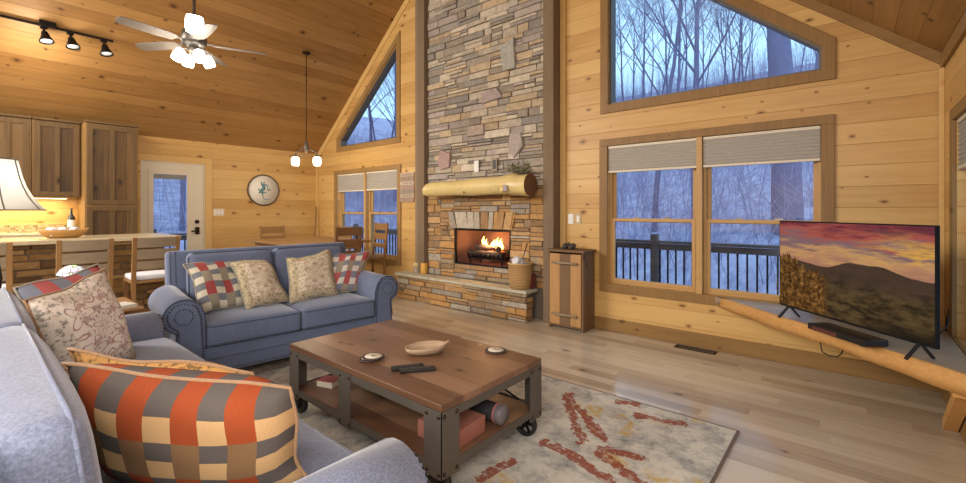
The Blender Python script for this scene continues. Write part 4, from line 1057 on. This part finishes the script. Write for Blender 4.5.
def floral_mat(name, base, line, leaf, border):
    t = NT(name); p, u, v, _z = t.pos('UV'); x, y = t.sub(u, .5), t.sub(v, .5)
    wn = t.noise(t.comb(u, v, 0.0), 9, 3); x = t.add(x, t.mul(t.sub(wn, .5), .05)); y = t.add(y, t.mul(t.sub(wn, .5), .05))
    r = t.math('SQRT', t.add(t.mul(x, x), t.mul(y, y))); th = t.math('ARCTAN2', y, x)
    pet = t.add(t.mul(r, 32), t.mul(t.math('COSINE', t.mul(th, 8)), 1.5)); rings = t.math('ABSOLUTE', t.math('SINE', pet))
    ax, ay = t.math('ABSOLUTE', x), t.math('ABSOLUTE', y); dx, dy = t.sub(ax, .2), t.sub(ay, .2); r2 = t.math('SQRT', t.add(t.mul(dx, dx), t.mul(dy, dy)))
    r4 = t.math('ABSOLUTE', t.math('SINE', t.add(t.mul(r2, 27), t.mul(t.math('COSINE', t.mul(t.math('ARCTAN2', dy, dx), 5)), 1.2))))
    ln = t.math('MAXIMUM', t.mul(t.sub(1.0, t.step(rings, .1, .42)), t.sub(1.0, t.step(r, .17, .2))), t.mul(t.sub(1.0, t.step(r4, .1, .4)), t.step(r, .15, .18)))
    fill = t.step(t.noise(t.comb(ax, ay, 3.0), 8, 3, .6), .50, .60)
    col = t.mix(t.mul(fill, .55), base, line); col = t.mix(t.mul(ln, .75), col, line)
    e = t.math('MAXIMUM', ax, ay); bd = t.step(e, .34, .37); lf = t.step(t.noise(t.comb(u, v, 7.0), 22, 3, .7), .5, .6)
    col = t.mix(t.mul(bd, .85), col, t.mix(lf, border, leaf))
    t.bump(t.noise(t.comb(u, v, 1.0), 140, 2), .3, .002); return t.fin(col, .95, spec=.1)
M['plaid_orange'] = check_mat('orange_check', S(146, 70, 40), S(124, 96, 68), S(90, 84, 80), S(186, 152, 108), 9.0, nv=6.0)
M['plaid_red'] = check_mat('red_check', S(150, 72, 70), S(136, 128, 112), S(112, 116, 122), S(196, 188, 168), 6.0, .15, 8.0)
M['plaid_red2'] = check_mat('red_check_large', S(170, 90, 88), S(150, 140, 124), S(124, 128, 140), S(206, 200, 190), 6.0, .15, 7.0)
M['floral_red'] = floral_mat('cream_red_medallion', S(222, 212, 200), S(140, 84, 82), S(112, 110, 100), S(204, 192, 176))
M['floral_tan'] = floral_mat('tan_medallion', S(206, 196, 174), S(146, 104, 84), S(104, 98, 80), S(178, 164, 134))
M['floral_gold'] = floral_mat('gold_floral', S(196, 154, 96), S(120, 78, 44), S(96, 74, 48), S(176, 132, 78))
def pillow(label, cs, T, mat, pipe, pinch=.06, seed=0, group=None):
    TL, TR, BR, BL = [Vector(c) for c in cs]; ctr = (TL + TR + BR + BL) / 4
    nrm = ((TR - TL) + (BR - BL)).cross((TL - BL) + (TR - BR)).normalized()
    base = thing('throw_pillow', label, 'pillow', tuple(ctr - Vector((0, 0, ctr.z - min(BL.z, BR.z)))), 0, group); O = Vector(base.location)
    N_ = 22; mb = MB(); uvl = mb.bm.loops.layers.uv.new('UVMap')
    def P(i, j, sd):
        u, v = i / N_, j / N_; a, b = 2 * u - 1, 2 * v - 1
        # edges bow inwards a little between the pointed corners
        uu = .5 + .5 * a * (1 - pinch * (1 - b * b)); vv = .5 + .5 * b * (1 - pinch * (1 - a * a))
        p = (BL * (1 - uu) + BR * uu) * (1 - vv) + (TL * (1 - uu) + TR * uu) * vv
        t_ = T / 2 * ((1 - abs(a) ** 2.6) * (1 - abs(b) ** 2.6)) ** .55
        w_ = .012 * noise.noise(Vector((u * 3.2, v * 3.2, seed + sd * 3))) * min(1, t_ / (T * .2))
        wv = Vector((noise.noise(Vector((u * 2.1, v * 2.1, seed + 20))), noise.noise(Vector((u * 2.1, v * 2.1, seed + 30))), noise.noise(Vector((u * 2.6, v * 2.6, seed + 40))))) * .022
        return p + nrm * (sd * t_ + w_) + wv - O
    rim = [(i, 0) for i in range(N_)] + [(N_, j) for j in range(N_)] + [(N_ - i, N_) for i in range(N_)] + [(0, N_ - j) for j in range(N_)]
    grids = {}
    for sd in (1, -1):
        for i in range(N_ + 1):
            for j in range(N_ + 1):
                if sd == -1 and (i in (0, N_) or j in (0, N_)): grids[sd, i, j] = grids[1, i, j]
                else: grids[sd, i, j] = mb.V(P(i, j, sd))
        for i in range(N_):
            for j in range(N_):
                ij = [(i, j), (i + 1, j), (i + 1, j + 1), (i, j + 1)]
                f = mb.F([grids[sd, a, b] for a, b in ij], True)
                if f:
                    for l, (a, b) in zip(f.loops, ij): l[uvl].uv = (a / N_, b / N_)
    rp = [grids[1, i, j].co.copy() for i, j in rim]
    mb.build('pillow_cover', mat, base)
    MB().tube(rp, .0055, 6, closed=True).build('piping', pipe, base)
    return base
M['pipe_cream'] = fabric('cream_piping', S(150, 118, 88), .15); M['pipe_red'] = fabric('red_piping', S(150, 70, 62), .15); M['pipe_grey'] = fabric('grey_piping', S(150, 144, 130), .15)
pillow('large orange grey and cream checked pillow in the near foreground on the sofa', [(-1.735, .185, .885), (-1.235, .605, .80), (-1.225, .66, .515), (-1.74, .30, .52)], .27, M['plaid_orange'], M['pipe_cream'], .05, 1)
pillow('gold floral pillow just behind the orange checked pillow on the sofa', [(-1.93, .215, .868), (-1.50, .61, .79), (-1.48, .72, .50), (-1.92, .36, .51)], .14, M['floral_gold'], M['pipe_cream'], .05, 2)
pillow('cream and dusty red medallion pillow at the far end of the sofa', [(-2.75, .17, .915), (-3.10, .49, 1.0), (-3.02, .66, .50), (-2.66, .34, .50)][::1] if 0 else [(-2.72, .165, .92), (-3.10, .49, 1.005), (-3.04, .62, .50), (-2.66, .30, .50)], .15, M['floral_red'], M['pipe_cream'], .06, 3)
pillow('red and white checked pillow behind the medallion pillow on the sofa', [(-3.06, .15, .955), (-3.34, .50, 1.01), (-3.32, .66, .50), (-3.04, .34, .50)], .14, M['plaid_red2'], M['pipe_grey'], .07, 4)
pillow('red and grey checked pillow leaning at the near arm of the loveseat', [(-4.19, 1.16, .885), (-4.27, 1.58, .90), (-3.98, 1.60, .505), (-3.93, 1.22, .505)], .14, M['plaid_red'], M['pipe_grey'], .06, 5)
pillow('tan medallion pillow left of centre on the loveseat, in front of the red checked one', [(-4.16, 1.49, .885), (-4.20, 1.84, .87), (-3.90, 1.91, .50), (-3.80, 1.50, .50)], .14, M['floral_tan'], M['pipe_grey'], .06, 6)
pillow('tan medallion pillow right of centre on the loveseat', [(-4.08, 1.96, .86), (-4.12, 2.44, .92), (-3.80, 2.33, .50), (-3.80, 1.86, .50)], .14, M['floral_tan'], M['pipe_grey'], .06, 7)
pillow('red and white checked pillow at the far arm of the loveseat', [(-4.12, 2.46, .885), (-4.02, 2.86, .87), (-3.80, 2.56, .505), (-3.90, 2.20, .505)], .13, M['plaid_red2'], M['pipe_grey'], .06, 8)

# ------------------------------------------------------------------ end table and lamps in the sofa corner
et = thing('end_table', 'small wooden end table between the sofa and the loveseat', 'end table', (-4.28, .40, 0))
MB().box(-.30, .30, -.42, .46, .585, .61).build('tabletop', M['chair'], et, bevel=.012, seg=3)
for x in (-.25, .25):
    for y in (-.36, .40): MB().box(x - .022, x + .022, y - .022, y + .022, 0, .5849).build('leg', M['chair'], et, bevel=.004)
MB().box(-.228, .228, -.338, .378, .52, .5845).build('apron', M['chair'], et)
lp = thing('table_lamp', 'table lamp with a white ribbed bell shade at the left edge of the photo', 'table lamp', (-4.28, .105, .611))
MB().lathe([(.001, 0), (.085, 0), (.085, .015), (.03, .035), (.022, .08), (.05, .16), (.06, .26), (.045, .38), (.018, .48), (.012, .56), (.012, .66)], 28).build('base', M['bronze'], lp)
prof = [(.262, .712), (.226, .76), (.196, .81), (.170, .87), (.150, .94), (.136, 1.01), (.130, 1.045)]
def lampshade():
    t = NT('white_lampshade_fabric'); t.t.nodes.remove(t.b)
    d = t.nd('BsdfDiffuse', {0: (.78, .78, .76, 1)}); tr = t.nd('BsdfTranslucent', {0: (.80, .80, .78, 1)})
    mx = t.nd('MixShader', {0: .5, 1: d.outputs[0], 2: tr.outputs[0]}); t.t.links.new(mx.outputs[0], t.out.inputs[0]); return t.m
M['lampshade'] = lampshade()
sh_ = MB().lathe(prof + [(r - .003, z) for r, z in prof[::-1]], 48, cap=False).build('lamp_shade', M['lampshade'], lp)
for k in range(8):
    a = 2 * PI * k / 8 + .22; MB().tube([((r + .001) * math.cos(a), (r + .001) * math.sin(a), z) for r, z in prof], .004, 6).build('shade_rib', M['gunmetal'], sh_)
for r, z in (prof[0], prof[-1]): MB().tube([((r + .001) * math.cos(a), (r + .001) * math.sin(a), z) for a in [2 * PI * i / 48 for i in range(48)]], .0045, 6, closed=True).build('shade_rim', M['gunmetal'], sh_)
MB().sphere((0, 0, .83), .032).build('bulb', solid('lamp_bulb', (1, 1, 1), .5, emit=(1, .93, .82), estr=20), lp)
MB().cyl((0, 0, .66), (0, 0, .80), .014).build('socket', M['bronze'], lp); MB().sphere((0, 0, 1.075), .014).cyl((0, 0, 1.04), (0, 0, 1.07), .004).build('finial', M['bronze'], lp)
point('lamp_glow', (0, 0, .87), 7, (1, .9, .76), .04, lp)
def stained():
    t = NT('stained_glass'); p, x, y, z = t.pos('O'); v = t.nd('TexVoronoi', {'Vector': p, 'Scale': 26}); e = t.nd('TexVoronoi', {'Vector': p, 'Scale': 26}, feature='DISTANCE_TO_EDGE')
    hue = t.nd('SeparateColor', {0: v.outputs['Color']}).outputs[0]
    c = t.ramp(hue, [(.0, (.55, .85, .35)), (.35, (.75, 1, .8)), (.55, (1, 1, .9)), (.72, (.95, .55, .7)), (.88, (.5, .85, 1))])
    c = t.mix(t.step(e.outputs['Distance'], .02, .06), (.02, .02, .02), c); return t.fin(c, .2, emit=c, estr=.22)
tl = thing('accent_lamp', 'small lit stained glass dome lamp behind the sofa pillows', 'accent lamp', (-4.30, .50, .611))
MB().lathe([(.001, 0), (.055, 0), (.055, .012), (.02, .03), (.014, .07), (.018, .13), (.012, .20), (.03, .225)], 24).build('base', M['bronze'], tl)
mt_ = Matrix.Rotation(R(-14), 3, 'X')
MB().lathe([(.086, .0), (.083, .014), (.074, .042), (.056, .066), (.03, .082), (.001, .088)], 32, (0, 0, .228), mt_, cap=False).build('glass_dome', stained(), tl)
MB().tube([mt_ @ Vector((.087 * math.cos(a), .087 * math.sin(a), 0)) + Vector((0, 0, .228)) for a in [2 * PI * i / 32 for i in range(32)]], .005, 6, closed=True).build('dome_rim', M['bronze'], tl)
o = thing('book', 'closed pale book on the end table by the loveseat arm', 'book', (-4.10, .75, .611), R(15))
MB().box(-.08, .08, -.055, .055, .003, .018).build('pages', M['cream'], o); MB().box(-.083, .083, -.058, .058, .0185, .022).box(-.083, .083, -.058, .058, 0, .0028).build('cover', M['white'], o)

# ------------------------------------------------------------------ kitchen on the left wall
def panel_door(root, x, y0, y1, z0, z1, name='door'):
    d = MB().box(x, x + .012, y0 + .06, y1 - .06, z0 + .06, z1 - .06).build(name, M['barn'], root)
    for a, b, c, e, nm in ((y0, y0 + .06, z0, z1, 'stile'), (y1 - .06, y1, z0, z1, 'stile'), (y0 + .06, y1 - .06, z1 - .06, z1, 'rail'), (y0 + .06, y1 - .06, z0, z0 + .06, 'rail'), ((y0 + y1) / 2 - .025, (y0 + y1) / 2 + .025, z0 + .06, z1 - .06, 'centre_stile')):
        MB().box(x, x + .024, a, b, c, e).build(nm, M['barn_frame'], d, bevel=.003)
    return d
def cabinet(name, label, cat, x, y0, y1, z0, z1, doors, group=None):
    c = thing(name, label, cat, (XL, (y0 + y1) / 2, z0)); a, b = y0 - (y0 + y1) / 2, y1 - (y0 + y1) / 2; dx = x - XL
    MB().box(.001, dx - .026, a, b, 0, z1 - z0).build('carcass', M['cab_side'], c, bevel=.003)
    for (p, q, r, s_) in doors: panel_door(c, dx - .025, p - (y0 + y1) / 2, q - (y0 + y1) / 2, r - z0, s_ - z0)
    MB().box(.001, dx + .02, a - .0, b + .0, z1 - z0 + .0005, z1 - z0 + .03).build('cornice', M['barn_frame'], c, bevel=.006)
    return c
cabinet('wall_cabinet', 'rustic wall cabinet with one panelled door beside the tall pantry cabinet', 'cabinet', -7.85, .55, 1.003, 1.49, 2.47, [(.565, .99, 1.505, 2.455)], 'kitchen wall cabinets')
cabinet('wall_cabinet', 'rustic wall cabinet at the left edge of the photo above the lamp', 'cabinet', -7.85, -.25, .545, 1.49, 2.47, [(.15, .53, 1.505, 2.455), (-.235, .14, 1.505, 2.455)], 'kitchen wall cabinets')
cabinet('pantry_cabinet', 'tall rustic pantry cabinet with stacked doors left of the cream door', 'cabinet', -7.60, 1.01, 1.565, .05, 2.47, [(1.03, 1.545, 1.40, 2.45), (1.03, 1.545, .09, 1.375)])
cabinet('base_cabinet', 'low rustic base cabinet under the kitchen counter', 'cabinet', -7.62, -1.2, 1.005, .05, .96, [(-.2, .38, .1, .94), (.4, .98, .1, .94)])
tag(MB().box(XL + .002, -7.57, -1.2, 1.003, .995, 1.035).build('kitchen_counter', M['granite'], bevel=.005), 'pale granite worktop along the kitchen wall under the wall cabinets', 'worktop')
def mosaic():
    t = NT('mosaic_tile'); p, x, y, z = t.pos('P'); a, b = t.mul(y, 1 / .025), t.mul(z, 1 / .025); rnd = t.white(t.floor(a), t.floor(b))
    e = t.mul(t.math('MINIMUM', t.math('MINIMUM', t.fract(a), t.sub(1.0, t.fract(a))), t.math('MINIMUM', t.fract(b), t.sub(1.0, t.fract(b)))), 1.0)
    return t.fin(t.mix(t.step(e, .03, .1), S(170, 156, 130), t.ramp(rnd, [(0, S(110, 92, 56)), (.5, S(170, 148, 96)), (1, S(196, 180, 140))])), .3)
struct(MB().box(XL + .001, XL + .012, -1.2, 1.003, 1.0355, 1.135).build('trim_9', mosaic()))
ul = thing('under_cabinet_light', 'warm light strip under the kitchen wall cabinets', 'light', (-8.02, .35, 1.4885))
MB().box(-.03, .03, -.55, .55, -.012, 0).build('housing', M['white'], ul); MB().box(-.022, .022, -.53, .53, -.0155, -.0125).build('diffuser', solid('warm_diffuser', (1, 1, 1), .5, emit=(1, .78, .42), estr=5), ul)
la = area('under_cabinet_glow', (0, 0, -.02), (0, 0, 0), .06, 1.0, 6, (1, .8, .48)); la.parent = ul
bt = thing('bottle', 'dark bottle with a white label on the kitchen counter by the pantry', 'bottle', (-8.02, .93, 1.0355))
MB().lathe([(.001, 0), (.036, 0), (.038, .01), (.038, .19), (.014, .235), (.013, .30), (.001, .30)], 20).build('glass_body', solid('dark_bottle_glass', S(26, 24, 22), .12), bt)
MB().lathe([(.0385, .06), (.0385, .16)], 20, cap=False).build('label', M['white'], bt); MB().cyl((0, 0, .3002), (0, 0, .315), .014).build('cap', M['black'], bt)
# stone breakfast bar
bar = thing('breakfast_bar', 'stacked stone breakfast bar base behind the stools', 'bar', (-6.35, 0.1, 0))
MB().box(-.30, .30, -1.6, 1.38, 0, .995).build('bar_core', M['mortar'], bar)
rng = random.Random(21); mb = MB(); BT = [S(140, 108, 66), S(158, 124, 78), S(122, 96, 62), S(170, 138, 92), S(108, 84, 58)]
stones(mb, -1.6, 1.38, .01, .995, lambda u, v, d: (.30 + d, u, v), rng, BT, rowh=(.04, .085), wid=(.12, .34))
stones(mb, -.30, .30, .01, .995, lambda u, v, d: (u, 1.38 + d, v), rng, BT, rowh=(.04, .085), wid=(.12, .3)); mb.build('bar_stonework', M['stone'], bar)
tag(MB().box(-6.72, -5.86, -1.55, 1.60, .996, 1.036).build('stone_worktop', M['granite'], bevel=.008), 'long pale worktop on the stone breakfast bar', 'worktop')
bo = thing('dough_bowl', 'long shallow wooden bowl on the breakfast bar worktop', 'bowl', (-6.25, .665, 1.037))
lv = [(.55, 0), (.75, .02), (.92, .055), (1.0, .085), (.95, .085), (.85, .055), (.6, .02)]
MB_ = MB(); rings = [[MB_.V((.10 * s_ * math.cos(2 * PI * k / 32), .20 * s_ * math.sin(2 * PI * k / 32), z + .012 * abs(math.sin(2 * PI * k / 32)) ** 3 * (z > .05))) for k in range(32)] for s_, z in lv]
for a, b in zip(rings, rings[1:]):
    for k in range(32): MB_.F([a[k], a[(k + 1) % 32], b[(k + 1) % 32], b[k]], True)
MB_.F(rings[0][::-1]); MB_.F(rings[-1]); MB_.build('bowl_body', solid('golden_bowl_wood', S(184, 140, 78), .5, nz=.2, nscale=8), bo)
for i, (y, nm) in enumerate(((.575, 'white folded packet at the left in the long bowl on the bar'), (.655, 'white folded packet in the middle of the long bowl on the bar'), (.745, 'white folded packet at the right in the long bowl on the bar'))):
    tag(MB().cushion(-.05, .05, -.032, .032, 0, .075, .008, .012).build('napkin_packet', M['cloth'], None, (-6.24, y, 1.062), rot=(0, R(8), R(20 - 22 * i))), nm, 'packet', 'packets in the long bowl')
def stool(label, y):
    t = thing('bar_stool', label, 'bar stool', (-5.52, y, 0), 0, 'bar stools at the breakfast bar')
    W_ = .195
    for s_ in (-1, 1):
        MB().bar((.15, s_ * (W_ - .018), 0), (.145, s_ * (W_ - .018), .60), .036, .04, (1, 0, 0)).bar((.145, s_ * (W_ - .018), .59), (.20, s_ * (W_ - .018), 1.058), .036, .036, (1, 0, 0)).build('back_leg', M['chair'], t, bevel=.003)
        MB().bar((-.19, s_ * (W_ - .02), 0), (-.175, s_ * (W_ - .02), .60), .036, .04, (1, 0, 0)).build('front_leg', M['chair'], t, bevel=.003)
        MB().bar((-.18, s_ * (W_ - .02), .30), (.15, s_ * (W_ - .02), .30), .02, .03).build('side_stretcher', M['chair'], t)
    for x in (-.185, .15): MB().bar((x, -W_ + .03, .22), (x, W_ - .03, .22), .022, .03).build('cross_stretcher', M['chair'], t)
    MB().box(-.20, .16, -W_, W_, .602, .625).build('seat_frame', M['chair'], t, bevel=.004)
    MB().cushion(-.195, .13, -W_ + .01, W_ - .01, .6255, .675, .012, .018).build('seat_pad', M['cloth'], t)
    for z0_, z1_ in ((.955, 1.05), (.84, .935), (.74, .82)):
        x = .145 + (z0_ + z1_ - 1.18) / 2 * .117
        mb = MB(); n = 8; pa = []
        for i in range(n + 1):
            yy = -W_ + .036 + (2 * W_ - .072) * i / n; bow = .022 * (1 - (2 * i / n - 1) ** 2)
            pa.append([mb.V((x + bow + dx + (zz - z0_) * .1, yy, zz)) for dx, zz in ((0, z0_), (.016, z0_), (.016, z1_), (0, z1_))])
        for a, b in zip(pa, pa[1:]):
            for k in range(4): mb.F([a[k], a[(k + 1) % 4], b[(k + 1) % 4], b[k]])
        mb.F(pa[0]); mb.F(pa[-1]); mb.build('back_slat', M['stool_slat'], t)
    return t
s0 = stool('bar stool with grey washed slats nearest the cream door end of the bar', 1.245)
dup(s0, (-5.52, .715, 0), label='bar stool with grey washed slats in front of the long wooden bowl')
dup(s0, (-5.52, .065, 0), label='bar stool cut off by the left edge of the photo')

# ------------------------------------------------------------------ dining corner
dt = thing('dining_table', 'wooden dining table in the corner behind the loveseat', 'dining table', (-6.40, 3.42, 0))
MB().box(-.75, .78, -.62, .60, .835, .872).build('tabletop', M['chair'], dt, bevel=.008)
MB().box(-.66, .68, -.52, .50, .745, .8345).build('apron', M['chair'], dt)
for x in (-.62, .64):
    for y in (-.48, .46): MB().lathe([(.035, 0), (.04, .1), (.03, .3), (.045, .6), (.045, .7445)], 14, (x, y, 0)).build('leg', M['chair'], dt)
def dchair(label, x, y, rz, mat, top=1.06, W_=.42):
    t = thing('dining_chair', label, 'dining chair', (x, y, 0), rz, 'dining chairs'); h = W_ / 2
    for s_ in (-1, 1):
        MB().bar((s_ * (h - .018), -.20, 0), (s_ * (h - .018), -.19, .5), .036, .036, (0, 1, 0)).bar((s_ * (h - .018), -.19, .49), (s_ * (h - .018), -.25, top), .036, .03, (0, 1, 0)).build('back_leg', M[mat], t, bevel=.003)
        MB().bar((s_ * (h - .02), .19, 0), (s_ * (h - .02), .18, .56), .036, .036, (0, 1, 0)).build('front_leg', M[mat], t, bevel=.003)
        MB().bar((s_ * (h - .02), -.18, .25), (s_ * (h - .02), .18, .25), .02, .03).build('side_stretcher', M[mat], t)
    MB().box(-h, h, -.17, .205, .561, .592).build('seat', M[mat], t, bevel=.008)
    for z0_, z1_ in ((top - .12, top - .01), (top - .27, top - .17), (top - .40, top - .33)):
        y_ = -.19 - .06 * ((z0_ + z1_) / 2 - .49) / (top - .49)
        MB().box(-h + .036, h - .036, y_ - .009, y_ + .009, z0_, z1_).build('back_rail', M[mat], t, bevel=.003)
    return t
dchair('honey ladder back dining chair against the clock wall under the round plaque', -7.22, 3.35, R(-90), 'chair')
dchair('honey dining chair on the window side of the table, behind the dark chair', -6.95, 4.16, R(180), 'chair', 1.04, .46)
dchair('dark brown dining chair with its back to the loveseat', -5.42, 3.34, R(90), 'chair_dark', 1.10, .40)
dchair('honey ladder back dining chair nearest the fireplace under the window', -5.92, 4.16, R(172), 'chair', 1.12, .42)
# pendant over the table
pd = thing('pendant_light', 'two light pendant with glass jar shades over the dining table', 'pendant light', (-6.54, 3.46, 2.10))
zc = ZE + SL * (-6.54 - XL) - 2.10
MB().lathe([(.001, .0), (.06, -.01), (.06, -.03), (.02, -.045), (.001, -.045)], 20, (0, 0, zc - .01)).build('canopy', M['bronze'], pd)
MB().cyl((0, 0, .30), (0, 0, zc - .04), .006, seg=8).build('stem', M['bronze'], pd)
MB().lathe([(.001, .12), (.022, .13), (.026, .17), (.045, .20), (.03, .24), (.018, .30), (.001, .32)], 16).build('hub', M['gunmetal'], pd)
dv = Vector((math.cos(.70), math.sin(.70), 0)) * .17
MB().tube([tuple(-dv * 1.55 + Vector((0, 0, .085))), tuple(dv * 1.55 + Vector((0, 0, .085)))], .006, 8).build('cross_bar', M['gunmetal'], pd)
M['jar'] = solid('glowing_jar_glass', (1, .95, .85), .2, emit=(1, .86, .62), estr=4.5)
for s_ in (-1, 1):
    c = dv * s_
    arm = MB().tube([(0, 0, .2), tuple(c * .6 + Vector((0, 0, .16))), tuple(c + Vector((0, 0, .12))), tuple(c + Vector((0, 0, .085)))], .008, 8).lathe([(.03, .062), (.034, .07), (.012, .088), (.001, .088)], 16, c).build('arm', M['gunmetal'], pd)
    MB().lathe([(.03, .061), (.056, .045), (.062, .01), (.058, -.05), (.045, -.075), (.001, -.08)], 20, c).build('jar_shade', M['jar'], arm)
    point('pendant_glow', tuple(c + Vector((0, 0, -.14))), 6, (1, .82, .56), .05, pd)
# round plaque, switches, walking stick
pq = thing('round_plaque', 'round white plaque with a blue green long tailed animal on the left wall', 'wall plaque', (XL + .001, 3.51, 1.69))
rm = Matrix.Rotation(R(90), 3, 'Y')
MB().lathe([(.001, 0), (.2628, 0), (.2628, .014), (.001, .014)], 56, (0, 0, 0), rm).build('white_disc', solid('crackled_white_plaque', S(224, 220, 208), .5, nz=.08, nscale=14), pq)
MB().lathe([(.263, 0), (.285, 0), (.285, .022), (.274, .028), (.263, .022), (.263, 0)], 56, (0, 0, 0), rm, cap=False).build('dark_rim', solid('brown_rim', S(92, 74, 54), .5), pq)
px_ = lambda u, v, d: (.0145 + d, u, v)
mb = MB()
mb.tube([px_(-.04, .11, .003), px_(0, .07, .003), px_(.0, .03, .003), px_(-.05, -.02, .003), px_(-.02, -.06, .003)], [.012, .03, .034, .032, .018], 10)
for P in ([(0, .09), (.05, .10), (.075, .05), (.06, .01)], [(-.03, .10), (-.045, .135), (-.03, .15)], [(0, .09), (.0, .13), (.02, .15)], [(.065, .02), (.09, .0), (.125, .02)], [(-.05, -.01), (-.085, .0), (-.09, .03)], [(-.06, -.03), (-.085, -.06)], [(-.02, -.04), (.03, -.04), (.04, -.06)]):
    mb.tube([px_(a, b, .002) for a, b in P], [.014, .012, .008, .005][:len(P)], 6)
mb.tube([px_(-.02, -.06, .002), px_(-.02, -.11, .002), px_(.0, -.155, .002), (0.0165, .05, -.175), (.0165, .115, -.165)], [.013, .008, .006, .005, .003], 6)
for v in mb.bm.verts: v.co.x = .0145 + (v.co.x - .0145) * .25 + .0005
mb.build('painted_animal', solid('teal_glaze', S(88, 132, 142), .5, nz=.25, nscale=30), pq)
o = thing('switch_plate', 'triple cream light switch plate beside the cream door', 'light switch', (XL + .001, 2.775, 1.29))
MB().box(0, .007, -.085, .085, -.06, .06).build('cover_plate', M['cream'], o, bevel=.003)
for y in (-.05, 0, .05): MB().box(.007, .012, y - .015, y + .015, -.033, .033).build('rocker', M['white'], o, bevel=.002)
ws = [(XL + .10, 4.42, .0), (XL + .085, 4.44, .35), (XL + .10, 4.455, .62), (XL + .07, 4.46, .85), (XL + .085, 4.475, 1.05), (XL + .06, 4.49, 1.22), (XL + .065, 4.50, 1.40)]
tag(MB().tube(ws, [.014, .015, .016, .015, .016, .015, .012], 10).build('walking_stick', M['chair']), 'crooked wooden walking stick leaning in the corner beside the dining table', 'walking stick')

# ------------------------------------------------------------------ ceiling fan and track lights
fan = thing('ceiling_fan', 'grey five blade ceiling fan with lit white glass shades on a long rod', 'ceiling fan', (-4.99, 1.47, 2.985))
MB().cyl((0, 0, .12), (0, 0, 2.12), .014, seg=12).build('down_rod', M['bronze'], fan)
MB().lathe([(.001, .155), (.03, .15), (.045, .12), (.10, .105), (.112, .06), (.112, .0), (.09, -.03), (.06, -.045), (.001, -.045)], 32).build('motor_housing', solid('pewter', S(92, 88, 82), .4, .8), fan)
M['blade'] = planks('grey_fan_blade', 'z', 'x', 5.0, [S(84, 78, 70), S(106, 98, 90), S(120, 114, 106)], knots=0, grain=30, gdark=0, rough=.5, kind='O')
for k in range(5):
    a = R(73.7 + 65 + 72 * k); mz = Matrix.Rotation(a, 4, 'Z') @ Matrix.Rotation(R(11), 4, 'X')
    br = MB().bar(mz @ Vector((.10, 0, .0)), mz @ Vector((.22, 0, -.004)), .03, .008).build('blade_iron', M['gunmetal'], fan)
    mb = MB(); ol = [(.17, -.045), (.25, -.062), (.45, -.068), (.60, -.064), (.635, -.045), (.645, 0), (.635, .045), (.60, .064), (.45, .068), (.25, .062), (.17, .045)]
    mb.prism(ol, lambda u, v, d: mz @ Vector((u, v, d)), -.012, -.005); mb.build('blade', M['blade'], br)
MB().lathe([(.001, -.125), (.03, -.12), (.05, -.09), (.05, -.0455), (.001, -.0455)], 24).build('light_fitter', M['gunmetal'], fan)
M['tulip'] = solid('lit_frosted_glass', (1, 1, 1), .3, emit=(1, .93, .82), estr=6)
for k in range(4):
    a = R(73.7 + 90 * k + 20); d = Vector((math.cos(a), math.sin(a), 0)); c = d * .105 + Vector((0, 0, -.10))
    mq = Vector((0, 0, -1)).rotation_difference((Vector((0, 0, -1)) + d * .45).normalized()).to_matrix()
    arm = MB().tube([d * .045 + Vector((0, 0, -.085)), d * .09 + Vector((0, 0, -.075)), c], .010, 8).build('lamp_arm', M['gunmetal'], fan)
    MB().lathe([(.024, .0), (.044, -.02), (.052, -.06), (.050, -.10), (.046, -.115), (.001, -.112)], 24, c, mq).build('glass_shade', M['tulip'], arm)
    point('fan_glow', tuple(c + mq @ Vector((0, 0, -.16))), 6, (1, .9, .76), .05, fan)
ua = MB().tube([(.10, -.03, .02), (.16, -.047, .01), (.20, -.06, .018)], .010, 8).build('lamp_arm', M['gunmetal'], fan)
MB().lathe([(.024, .0), (.060, .012), (.074, .05), (.074, .13), (.066, .165), (.001, .16)], 24, (.20, -.06, .015), Matrix.Rotation(R(10), 3, 'Y')).build('glass_shade', M['tulip'], ua)
mb = MB().cyl((.03, -.03, -.12), (.03, -.03, -.26), .002, seg=6).sphere((.03, -.03, -.265), .008); mb.build('pull_chain', M['nickel'], fan)
xz = -6.985; zt = ZE + SL * (xz - XL)
tk = thing('track_light', 'black ceiling track light with bell shaped heads over the kitchen', 'track light', (xz, .5, zt - .03))
MB().box(-.016, .016, -1.3, .69, -.018, .004).build('track_rail', M['black_metal'], tk, bevel=.003)
MB().box(-.035, .045, .04, .18, -.02, .045).build('power_feed', M['black_metal'], tk, bevel=.01)
for y in (-.42, .08, .30, .60):
    hd = MB().box(-.018, .018, y - .03, y + .03, -.045, -.0185).cyl((0, y, -.045), (.01, y + .005, -.085), .011).build('track_head', M['black_metal'], tk)
    mq = Matrix.Rotation(R(-14), 3, 'Y') @ Matrix.Rotation(R(8), 3, 'X')
    MB().lathe([(.001, .0), (.026, -.004), (.034, -.03), (.040, -.06), (.062, -.105), (.066, -.125), (.060, -.122), (.036, -.06), (.001, -.05)], 24, (.01, y + .005, -.075), mq).build('bell_shade', M['black_metal'], hd)
    MB().lathe([(.001, -.085), (.046, -.085), (.05, -.112), (.001, -.115)], 20, (.01, y + .005, -.075), mq).build('bulb_face', solid('white_bulb_face', S(220, 224, 230), .4, emit=(1, .95, .88), estr=.3), hd)
point('track_glow', (.08, 0, -.5), 16, (1, .9, .74), .1, tk)
